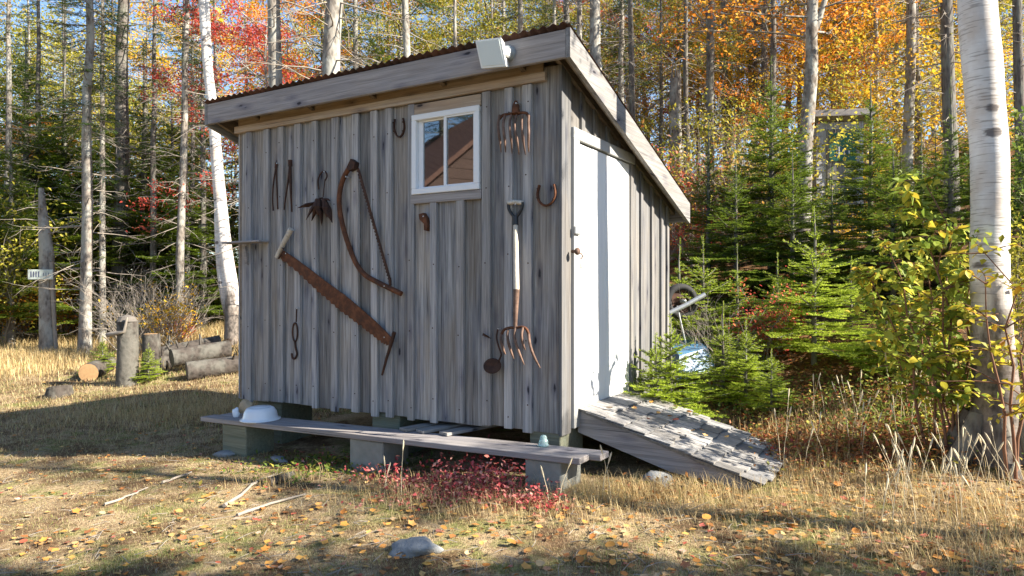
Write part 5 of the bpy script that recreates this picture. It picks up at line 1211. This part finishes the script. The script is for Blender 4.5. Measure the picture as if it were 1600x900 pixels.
shrub(WP(1588, 4.45), 4.45, [(0, 0, 1.45, -.10), (.03, .05, 1.55, .15), (-.03, .02, 1.25, -.22)], 200, .062, 'alder_y', 'yellow-leaved shrub in front of the birch at the right edge', 53, 120)

# ------------------------------------------------------------------ old post, logs, stumps
def log(px0, d0, px1, d1, r0, r1, lab, zoff=0.0, end='log_end_grey', knots=3, seed=0):
    p0 = Vector((WP(px0, d0), d0, 0)); p1 = Vector((WP(px1, d1), d1, 0)); b0 = g(p0.x, p0.y); p0z = r0 * .85 + zoff; p1.z = g(p1.x, p1.y) - b0 + r1 * .85 + zoff
    r_ = empty('log', (p0.x, p0.y, b0)); tag(r_, lab, 'log', 'logs by the old post'); A = Vector((0, 0, p0z)); B = Vector((p1.x - p0.x, p1.y - p0.y, p1.z)); rg = random.Random(seed)
    P = [A.lerp(B, k / 5) for k in range(6)]; m = MB(); m.tube(P, [r0 + (r1 - r0) * k / 5 for k in range(6)], 14, cap=False)
    for k in range(knots): t = rg.uniform(.1, .9); q = A.lerp(B, t); m.tube([q, q + Vector((rg.uniform(-.12, .12), rg.uniform(-.15, .05), r0 + rg.uniform(.04, .2)))], [.03, .014], 6)
    m.v = [tuple(Vector(p) * 1.0 + Vector((0, 0, 1)) * .012 * mnoise.noise(Vector(p) * 6)) for p in m.v]; m.build('bark', MAT['log_bark'], r_)
    ax = (B - A).normalized()
    for q, r, s_ in ((A, r0, -1), (B, r1, 1)):
        M4 = Matrix.Translation(q + ax * s_ * .002) @ (ax * s_).to_track_quat('Z', 'Y').to_matrix().to_4x4(); MB().lathe([(.0, .004), (r * .5, .003), (r * .97, .0), (r * .99, -.01)], 14, M4, False).build('cut_end', MAT[end], r_)
log(268, 11.7, 358, 12.3, .15, .15, 'upper grey log of the pile beside the shed', .16, seed=1)
log(292, 11.3, 372, 11.7, .16, .15, 'lower grey log of the pile, nearest the shed', 0, seed=2, knots=1)
log(236, 12.2, 300, 12.6, .14, .13, 'grey log at the pile\'s left, behind the small fir', 0, seed=3)
log(250, 12.9, 345, 13.4, .14, .14, 'bleached log at the back of the pile', .06, seed=4)
log(138, 11.9, 170, 12.8, .16, .15, 'short log with orange-brown cut end lying left of the post', 0, 'log_end', 0, 5)
def stump(name, px, d, r, h, lab, cat, top='log_end_grey', jag=.0, seed=0):
    x, y = WP(px, d), d; r_ = empty(name, (x, y, g(x, y))); tag(r_, lab, cat); m = MB()
    m.tube([(0, 0, -.1), (0, 0, h * .2), (.01, 0, h * .6), (0, .01, h)], [r * 1.15, r * 1.02, r * .97, r * .95], 14, cap=False); m.v = [tuple(Vector(p) + Vector((mnoise.noise(Vector(p) * 5 + Vector((seed, 0, 0))), mnoise.noise(Vector(p) * 5 + Vector((0, seed, 0))), 0)) * .03) for p in m.v]
    m.build('bark', MAT['log_bark'], r_); t = MB(); t.lathe([(r * .96, h - .01), (r * .7, h + .005 + jag), (.0, h + .01 + jag * 1.5)], 14, None, False); t.build('top', MAT[top], r_); return r_
st = stump('old_post', 199, 11.2, .16, 1.02, 'upright weathered log post standing before the log pile', 'post', jag=.06, seed=3)
m = MB(); m.tube([(-.28, -.05, .80), (-.1, -.16, .83), (.05, -.18, .86), (.09, -.17, 1.08)], [.04, .035, .025, .015], 7); m.build('branch_stub', MAT['dead_twig'], st)
st = stump('old_post', 236, 11.7, .14, .72, 'shorter log post right behind the upright one', 'post', top='log_end', seed=8)
stump('tree_stump', 92, 10.6, .17, .14, 'low grey stump in the grass on the left', 'stump', seed=5)

# ------------------------------------------------------------------ upturned wheelbarrow behind the shed
wx, wy = 1.93, 7.85; wb = empty('wheelbarrow', (wx, wy, g(wx, wy))); tag(wb, 'upturned wheelbarrow with blue tray and black tyre behind the shed', 'wheelbarrow')
W = lambda px, py, d=7.85: Vector((WP(px, d) - wx, d - wy, CAMZ + (HOR - py) / F_PX * d - wb.location.z))
c = W(1064, 471, 7.95); M4 = Matrix.Translation(c) @ Vector((.25, -1, .05)).to_track_quat('Z', 'Y').to_matrix().to_4x4()
whl = MB().lathe([(.135, -.04), (.165, -.05), (.195, -.035), (.205, .0), (.195, .035), (.165, .05), (.135, .04), (.13, 0), (.135, -.04)], 32, M4).build('wheel', MAT['rubber'], wb)
MB().lathe([(.0, .015), (.05, .015), (.06, .0), (.12, .0), (.136, .03), (.136, -.03), (.0, -.03)], 28, M4).build('rim', MAT['rust_dark'], whl)
MB().lathe([(.0, .10), (.018, .10), (.022, .02), (.03, .0)], 10, M4).build('axle', MAT['galv'], whl)
MB().tube([W(1046, 489, 7.7), W(1075, 475, 7.7), W(1102, 460, 7.7)], .026, 10).build('handle', MAT['galv'], wb)
MB().tube([W(1030, 500, 8.3), W(1075, 480, 8.3)], .026, 10).build('handle', MAT['galv'], wb)
MB().tube([W(1058, 478, 7.75), W(1064, 505, 7.75), W(1071, 535, 7.75)], .011, 7).build('leg', MAT['galv'], wb)
MB().tube([W(1074, 512, 8.0), W(1078, 535, 8.0)], .011, 7).build('leg', MAT['galv'], wb)
t0 = [W(1040, 528, 8.1), W(1074, 522, 8.1), W(1106, 543, 7.6), W(1062, 556, 7.4)]; t1 = [q + Vector(((q - sum(t0, Vector()) / 4).x * .35, (q - sum(t0, Vector()) / 4).y * .35, -.24)) for q in t0]
m = MB(); m.add(t0 + t1, [(0, 1, 2, 3), (0, 4, 5, 1), (1, 5, 6, 2), (2, 6, 7, 3), (3, 7, 4, 0)]); m.build('tray', MAT['blue_paint'], wb)
m = MB(); m.tube(t1 + [t1[0]], .012, 6, cap=False); m.build('tray_rim', MAT['galv'], wb)

# ------------------------------------------------------------------ outhouse up the slope
od = 13.6; ox = WP(1312, od); oz = g(ox, od); oh = empty('outhouse', (ox, od, oz), R(-8)); tag(oh, 'small shingled outhouse with a green sign half hidden by firs', 'outhouse')
otop = CAMZ + (HOR - 194) / F_PX * od - oz; ow = .42
MB().box(-ow, ow, 0, 1.1, -.3, otop).build('wall', MAT['shingle_z'], oh)
for k in range(16):
    z = otop - .10 - k * .135
    if z < -.1: break
    x = -ow - .01
    while x < ow:
        w_ = rnd.uniform(.10, .2); x2 = min(x + w_, ow + .01)
        if x2 < -.24 or k < 1 or x > .30: MB().add([(x + .002, -.004, z + .14), (x2 - .002, -.004, z + .14), (x2 - .002, -.022, z), (x + .002, -.022, z), (x + .002, -.001, z), (x2 - .002, -.001, z)], [(0, 3, 2, 1), (3, 4, 5, 2)]).build('shingle', MAT['shingle_z'], oh)
        x = x2
m = MB(); m.prism([(-.28, otop + .10), (1.35, otop - .16), (1.35, otop - .05), (-.28, otop + .22)], lambda u, v, d: (d, u, v), -ow - .13, ow + .13); m.build('roof', MAT['wood_x'], oh)
MB().box(-.24, .30, -.03, -.002, -.1, otop - .10, .004).build('door', MAT['side_v'], oh)
q = MB().box(-.20, .28, -.045, -.031, otop - .72, otop - .18).build('green_sign', MAT['green_sign'], oh)
for k in range(6): MB().box(-.08 + k * .045, -.055 + k * .045, -.049, -.046, otop - .64 + .012 * k, otop - .42 - .02 * k).build('sign_mark', MAT['navy' if k % 2 == 0 else 'pale_print'], q)
MB().box(-.36, -.32, -.04, -.022, otop - .52, otop - .46, .004).build('door_switch', MAT['vinyl'], oh)

# ------------------------------------------------------------------ house behind the camera, seen only in the window glass
hs = empty('house', (-11.5, -1.7, g(-11.5, -1.7))); tag(hs, 'brown gabled house outside the frame, mirrored in the shed window', 'house')
m = MB(); m.prism([(-4.2, -.5), (4.2, -.5), (4.2, 3.4), (0, 7.0), (-4.2, 3.4)], lambda u, v, d: (d, u, v), 0, -7); m.build('wall', MAT['house_wall'], hs)
for sgn in (-1, 1):
    m = MB(); m.prism([(0, 7.03), (sgn * 4.7, 3.0), (sgn * 4.7, 3.14), (0, 7.17)], lambda u, v, d: (d, u, v), .35, -7.35); m.build('roof', MAT['house_roof'], hs)
for k in range(26): MB().prism([(-4.2 if k < 15 else -(7.0 - (-.4 + k * .26)) / 3.6 * 4.2, -.4 + k * .26), (4.2 if k < 15 else (7.0 - (-.4 + k * .26)) / 3.6 * 4.2, -.4 + k * .26), (4.1 if k < 15 else max(.02, (7.0 - (-.2 + k * .26)) / 3.6 * 4.2), -.15 + k * .26), (-4.1 if k < 15 else -max(.02, (7.0 - (-.2 + k * .26)) / 3.6 * 4.2), -.15 + k * .26)], lambda u, v, d: (d, u, v), .003, .03).build('siding_board', MAT['house_wall'], hs)

# ------------------------------------------------------------------ grass, groundcover, litter
def in_shed(x, y):
    rx, ry = x - SC.x, y - SC.y; a = rx * UX.x + ry * UX.y; b = rx * UY.x + ry * UY.y; return a, b
def blades(n, xy, hgt, wid, lean, rng, segs=2):
    n = len(xy); z = Gn(xy[:, 0], xy[:, 1]) - .004; P = np.concatenate([xy, z[:, None]], 1); a = rng.uniform(0, 6.283, n); d = np.stack([np.cos(a), np.sin(a), np.zeros(n)], 1); s = np.stack([-np.sin(a), np.cos(a), np.zeros(n)], 1)
    h = hgt[:, None] * rng.uniform(.5, 1.2, (n, 1)); l = rng.uniform(.15, 1, (n, 1)) * lean; w_ = wid if np.ndim(wid) else np.full(n, wid); w_ = w_[:, None]
    m = P + np.array([0, 0, 1]) * h * .6 + d * h * l * .45; t = P + np.array([0, 0, 1]) * h * (1 - .35 * l) + d * h * l * 1.15
    V = np.stack([P - s * w_ / 2, P + s * w_ / 2, m + s * w_ * .35, m - s * w_ * .35, t], 1).reshape(-1, 3); i = np.arange(n)[:, None] * 5
    return V, np.concatenate([i + np.array([[0, 1, 2]]), i + np.array([[0, 2, 3]]), i + np.array([[3, 2, 4]])], 0)
def sample(n, rng, d0, d1, p=1.0):
    """points spread over the view wedge, denser near"""
    u = rng.uniform(0, 1, n); d = d0 * (d1 / d0) ** (u ** p); x = rng.uniform(-.80, .80, n) * d; return np.stack([x, d], 1)
def vnoise(x, y, s, seed): return np.sin(x * s + seed + 2 * np.sin(y * s * .7 + seed * 2)) * np.cos(y * s * 1.3 + seed * 3 + 1.5 * np.sin(x * s * .9))
rng = np.random.default_rng(91)
xy = sample(230000, rng, 2.9, 13.0); a, b = in_shed(xy[:, 0], xy[:, 1]); keep = ~((a < .05) & (a > WL - .1) & (b > -.1) & (b < WD + .1)) & ~((a > 0) & (a < 1.3) & (b > db0) & (b < db1)); xy = xy[keep]
sl = .75 * xy[:, 0] + .45 * (xy[:, 1] - 6); keep = rng.uniform(0, 1, len(xy)) > np.clip((sl - .9) / 1.2, 0, .93); xy = xy[keep]
gn = vnoise(xy[:, 0], xy[:, 1], 1.9, 2.0) * .5 + vnoise(xy[:, 0], xy[:, 1], 4.7, 5.0) * .35
hg = .022 + .014 * gn + .010 * np.clip(xy[:, 1] - 5, 0, 6); V, F = blades(len(xy), xy, np.clip(hg, .008, .2), .0022 + .0006 * np.clip(xy[:, 1] - 4, 0, 9), 1.3, rng)
rr = np.clip(rng.uniform(0, .80, len(xy)) + np.clip(gn - .15, 0, 1) * .55, 0, 1); o = link_mesh('lawn_grass', np_mesh('lawn_grass', V, F, MAT['turf'], {'rnd': np.repeat(rr, 5)})); tag(o, 'short thin dry and mossy lawn grass before the shed', 'grass', kind='stuff')
# taller straw: along the right foreground, round the ramp, behind on the left
def tufts(specs, rng):
    VV, FF, RR = [], [], []; off = 0
    for (cx, cy, rx, ry, n, h, w_, lean) in specs:
        xy = np.stack([cx + rng.normal(0, 1, n) * rx, cy + rng.normal(0, 1, n) * ry], 1); a, b = in_shed(xy[:, 0], xy[:, 1]); xy = xy[~((a < .08) & (a > WL - .05) & (b > -.08) & (b < WD)) & ~((a > -.05) & (a < 1.4) & (b > db0 - .05) & (b < db1 + .05))]
        V, F = blades(len(xy), xy, np.full(len(xy), h), w_, lean, rng); VV.append(V); FF.append(F + off); off += len(V); RR.append(np.repeat(np.clip(rng.normal(.58, .2, len(xy)), 0, 1), 5))
    return np.concatenate(VV), np.concatenate(FF), np.concatenate(RR)
sp = [(WP(1560, 4.0), 4.0, .45, .35, 1100, .14, .0035, .8), (WP(1480, 4.25), 4.25, .30, .22, 500, .13, .0032, .8), (WP(1590, 3.5), 3.5, .35, .25, 900, .12, .0032, 1.0), (WP(1330, 4.8), 4.8, .35, .16, 800, .11, .003, .9), (WP(1235, 5.2), 5.2, .30, .3, 900, .16, .003, .8),
      (WP(1290, 5.9), 5.9, .35, .3, 700, .20, .0035, .7), (WP(1400, 3.7), 3.7, .5, .25, 2000, .07, .003, 1.2), (WP(1060, 4.62), 4.62, .35, .10, 1100, .15, .0028, .9), (WP(980, 4.55), 4.55, .25, .12, 900, .12, .0026, 1.0), (WP(900, 4.3), 4.3, .5, .15, 1500, .07, .0025, 1.2),
      (WP(620, 5.0), 5.0, .25, .12, 500, .12, .0026, 1.0), (WP(700, 4.75), 4.75, .35, .14, 1100, .13, .0026, 1.0), (WP(790, 4.5), 4.5, .3, .12, 800, .10, .0026, 1.0), (WP(440, 5.35), 5.35, .15, .1, 250, .13, .003, .9), (WP(1170, 4.35), 4.35, .4, .14, 1400, .09, .0026, 1.2), (WP(250, 9.2), 9.2, .9, .6, 3500, .13, .005, 1.0), (WP(330, 8.8), 8.8, .5, .5, 1800, .14, .005, 1.0)]
rg2 = np.random.default_rng(8)
for k in range(60): d = rg2.uniform(12.5, 17.5); sp.append((WP(rg2.uniform(-60, 372), d), d, .55, .5, 330, rg2.uniform(.16, .36), .009, .7))
V, F, rr = tufts(sp, rng); o = link_mesh('straw_grass', np_mesh('straw_grass', V, F, MAT['straw'], {'rnd': rr})); tag(o, 'taller dry straw grass round the ramp, the birch and the wood\'s edge', 'grass', kind='stuff')
# seed-headed stalks
m = MB(); SA = []
def stalk(px, d, H, lean):
    x, y = WP(px, d), d; z = g(x, y); P = [Vector((x, y, z)), Vector((x + lean * .3 * H, y, z + H * .5)), Vector((x + lean * H, y + rnd.uniform(-.05, .05), z + H))]; m.tube(P, [.0022, .0018, .0012], 4, cap=False)
    q = P[-1]; dr = (P[2] - P[1]).normalized(); m.tube([q - dr * .05, q - dr * .02, q + dr * .015, q + dr * .03], [.002, .006, .005, .001], 5, cap=False)
for px, d, H, l in ((627, 4.75, .36, .02), (605, 4.9, .24, -.1), (600, 4.85, .20, .15), (872, 4.35, .30, .25), (858, 4.4, .22, -.2), (955, 4.5, .34, -.2), (940, 4.5, .28, .2)): stalk(px, d, H, l)
for k in range(60): d = rnd.uniform(3.9, 4.9); stalk(rnd.gauss(1500, 75), d, rnd.uniform(.22, .42), rnd.uniform(-.45, .35))
for k in range(40): d = rnd.uniform(4.9, 6.2); stalk(rnd.uniform(1220, 1480), d, rnd.uniform(.25, .5), rnd.uniform(-.3, .3))
o = m.build('grass_stalks', MAT['grass_seed'] if 'grass_seed' in MAT else simple('pale_grass_seed', (.60, .52, .36), .8, .2, var=.2)); tag(o, 'pale seed-headed grass stalks near the ramp and birch', 'grass', kind='stuff')
MAT['rusty_cover'] = leafmat('rusty_low_leaves', [(0.0, (0.09, 0.05, 0.025)), (0.35, (0.26, 0.11, 0.04)), (0.6, (0.40, 0.17, 0.05)), (0.75, (0.34, 0.06, 0.05)), (0.9, (0.22, 0.24, 0.06)), (1.0, (0.55, 0.38, 0.08))], trans=.3, objvar=0)
# crimson low bushes before and under the bench
def groundcover(name, specs, mat, lsize, label, hz, stems=True):
    Vs, Fs, Rs = [], [], []; off = 0
    for (px, d, rx, ry, n, h) in specs:
        x = WP(px, d) + rng.normal(0, rx, n); y = d + rng.normal(0, ry, n); z = Gn(x, y) + np.abs(rng.normal(0, .5, n)).clip(0, 1.2) * h; P = np.stack([x, y, z], 1)
        V, F, rr = leaf_quads(P, lsize, rng, droop=-.2, aspect=.55); Vs.append(V); Fs.append(F + off); off += len(V); Rs.append(rr)
    o = link_mesh(name, np_mesh(name, np.concatenate(Vs), np.concatenate(Fs), MAT[mat], {'rnd': np.concatenate(Rs)})); return tag(o, label, 'groundcover', kind='stuff')
groundcover('red_groundcover', [(612, 5.15, .08, .07, 120, .12), (650, 4.92, .09, .07, 230, .14), (690, 4.85, .09, .07, 300, .17), (700, 4.68, .11, .05, 140, .09), (738, 4.78, .10, .07, 380, .19), (752, 4.6, .10, .05, 190, .10), (785, 4.68, .08, .06, 290, .19), (802, 4.48, .10, .05, 150, .09), (835, 4.42, .07, .05, 150, .12), (862, 4.36, .08, .05, 70, .08), (590, 5.4, .15, .12, 120, .10), (760, 5.3, .22, .10, 260, .20), (520, 5.9, .25, .2, 120, .06), (660, 4.65, .25, .08, 110, .06)], 'leaf_berry', .036, 'crimson low blueberry groundcover before and under the bench', .2)
groundcover('forest_groundcover', [(1380, 6.0, .5, .4, 1000, .14), (1450, 5.6, .45, .35, 1100, .2), (1300, 6.6, .6, .5, 1000, .12), (1500, 6.2, .5, .5, 1400, .25), (1580, 5.8, .4, .4, 1300, .25), (470, 5.8, .3, .25, 500, .05), (560, 5.7, .3, .2, 400, .06), (1130, 7.0, .4, .4, 500, .12)], 'leaf_green', .042, 'green low plants on the forest floor and under the bench', .2)
groundcover('autumn_groundcover', [(1345, 5.4, .30, .2, 900, .16), (1400, 5.2, .25, .2, 800, .16), (1215, 5.5, .3, .25, 900, .08), (1290, 5.2, .3, .2, 700, .10), (1450, 5.1, .3, .2, 600, .16), (1245, 6.2, .3, .3, 900, .10), (1330, 6.6, .6, .5, 1600, .12), (1180, 5.8, .35, .3, 700, .08), (1400, 6.2, .5, .4, 900, .12), (1040, 4.7, .2, .1, 250, .06)], 'rusty_cover', .040, 'rusty and red low plants along the slope\'s foot', .2)
# fallen leaves: the nearest ones each by itself
def leaf_shape(seed, maple=False):
    rg = random.Random(seed); n = 10; ring = []
    for k in range(n):
        t = 2 * math.pi * k / n; r = (.5 if not maple else (.55 if k % 2 == 0 else .36)) * rg.uniform(.9, 1.08); ring.append((r * math.cos(t) * (.78 if not maple else 1), r * math.sin(t)))
    cu = rg.uniform(.15, .5); vs_ = [(0, 0, 0)] + [(x, y, cu * abs(x) * .8 + .25 * y * y * rg.uniform(.2, 1.2)) for x, y in ring]
    return MB().add(vs_, [(0, k + 1, (k + 1) % n + 1) for k in range(n)], True).mesh('fallen_leaf', MAT['fallen'])
LS = [leaf_shape(1), leaf_shape(2), leaf_shape(3), leaf_shape(4, True), leaf_shape(5, True)]
rg = random.Random(44); cnt = 0
while cnt < 300:
    d = 3.15 * (5.2 / 3.15) ** rg.random(); px = rg.uniform(-20, 1620)
    if px < 900 and rg.random() < .45: continue
    x, y = WP(px, d), d; a, b = in_shed(x, y)
    if (WL < a < .5 and b > -.5) or (0 < a < 1.5 and .1 < b < 1.5): continue
    o = bpy.data.objects.new('fallen_leaf', rg.choice(LS)); COL.objects.link(o); o.parent = ground; s_ = rg.uniform(.026, .058); o.scale = (s_, s_, s_); o.location = (x, y, g(x, y) + .012 + rg.uniform(0, .012)); o.rotation_euler = (rg.uniform(-.45, .45), rg.uniform(-.45, .45), rg.uniform(0, 6.28)); cnt += 1
for k in range(16):          # a few lying on the ramp and the bench
    al = rg.uniform(.2, 1.3); bl = rg.uniform(rb0 + .1, rb1 - .05); w_ = LW((al, bl, rz(al) + .072)); o = bpy.data.objects.new('fallen_leaf', rg.choice(LS)); COL.objects.link(o); o.parent = ground; s_ = rg.uniform(.035, .055); o.scale = (s_,) * 3; o.location = w_; o.rotation_euler = (rg.uniform(-.3, .3), .3, rg.uniform(0, 6.28))
xy = sample(16000, rng, 3.0, 12.0); a, b = in_shed(xy[:, 0], xy[:, 1]); sl = .75 * xy[:, 0] + .45 * (xy[:, 1] - 6); keep = ~((a < .45) & (a > WL - .1) & (b > -.45) & (b < WD + .1)) & ~((a > 0) & (a < 1.5) & (b > db0 - .1) & (b < db1 + .1)) & (rng.uniform(0, 1, len(xy)) < np.clip(.35 + sl * .3, .22, 1)); xy = xy[keep]
P = np.concatenate([xy, (Gn(xy[:, 0], xy[:, 1]) + .012)[:, None]], 1); V, F, rr = leaf_quads(P, .048, rng, droop=0, fold=.3, aspect=.8); V = V.reshape(-1, 4, 3); V[:, :, 2] = P[:, None, 2] + (V[:, :, 2] - P[:, None, 2]) * .35 + .004; V = V.reshape(-1, 3)
o = link_mesh('leaf_litter', np_mesh('leaf_litter', V, F, MAT['litter'], {'rnd': rr})); tag(o, 'small fallen autumn leaves scattered over lawn and forest floor', 'leaves', kind='stuff')

# twigs and needles scattered on the ground
m = MB(); rg = random.Random(12)
for k in range(900):
    d = 3.0 * (7.0 / 3.0) ** rg.random(); x, y = WP(rg.uniform(-40, 1640), d), d; a, b = in_shed(x, y)
    if (WL - .1 < a < .5 and b > -.1) or (0 < a < 1.5 and .1 < b < 1.5): continue
    t = rg.uniform(0, 6.28); L = rg.uniform(.03, .16); z = g(x, y) + .012; e = Vector((math.cos(t), math.sin(t), rg.uniform(-.05, .25))) * L; q = Vector((x, y, z))
    m.tube([q, q + e * .5 + Vector((rg.uniform(-.01, .01), rg.uniform(-.01, .01), .004)), q + e], [.0028, .0022, .001], 3, cap=False)
tag(m.build('twig_litter', MAT['dead_twig']), 'thin broken twigs strewn over the lawn', 'twigs', kind='stuff')
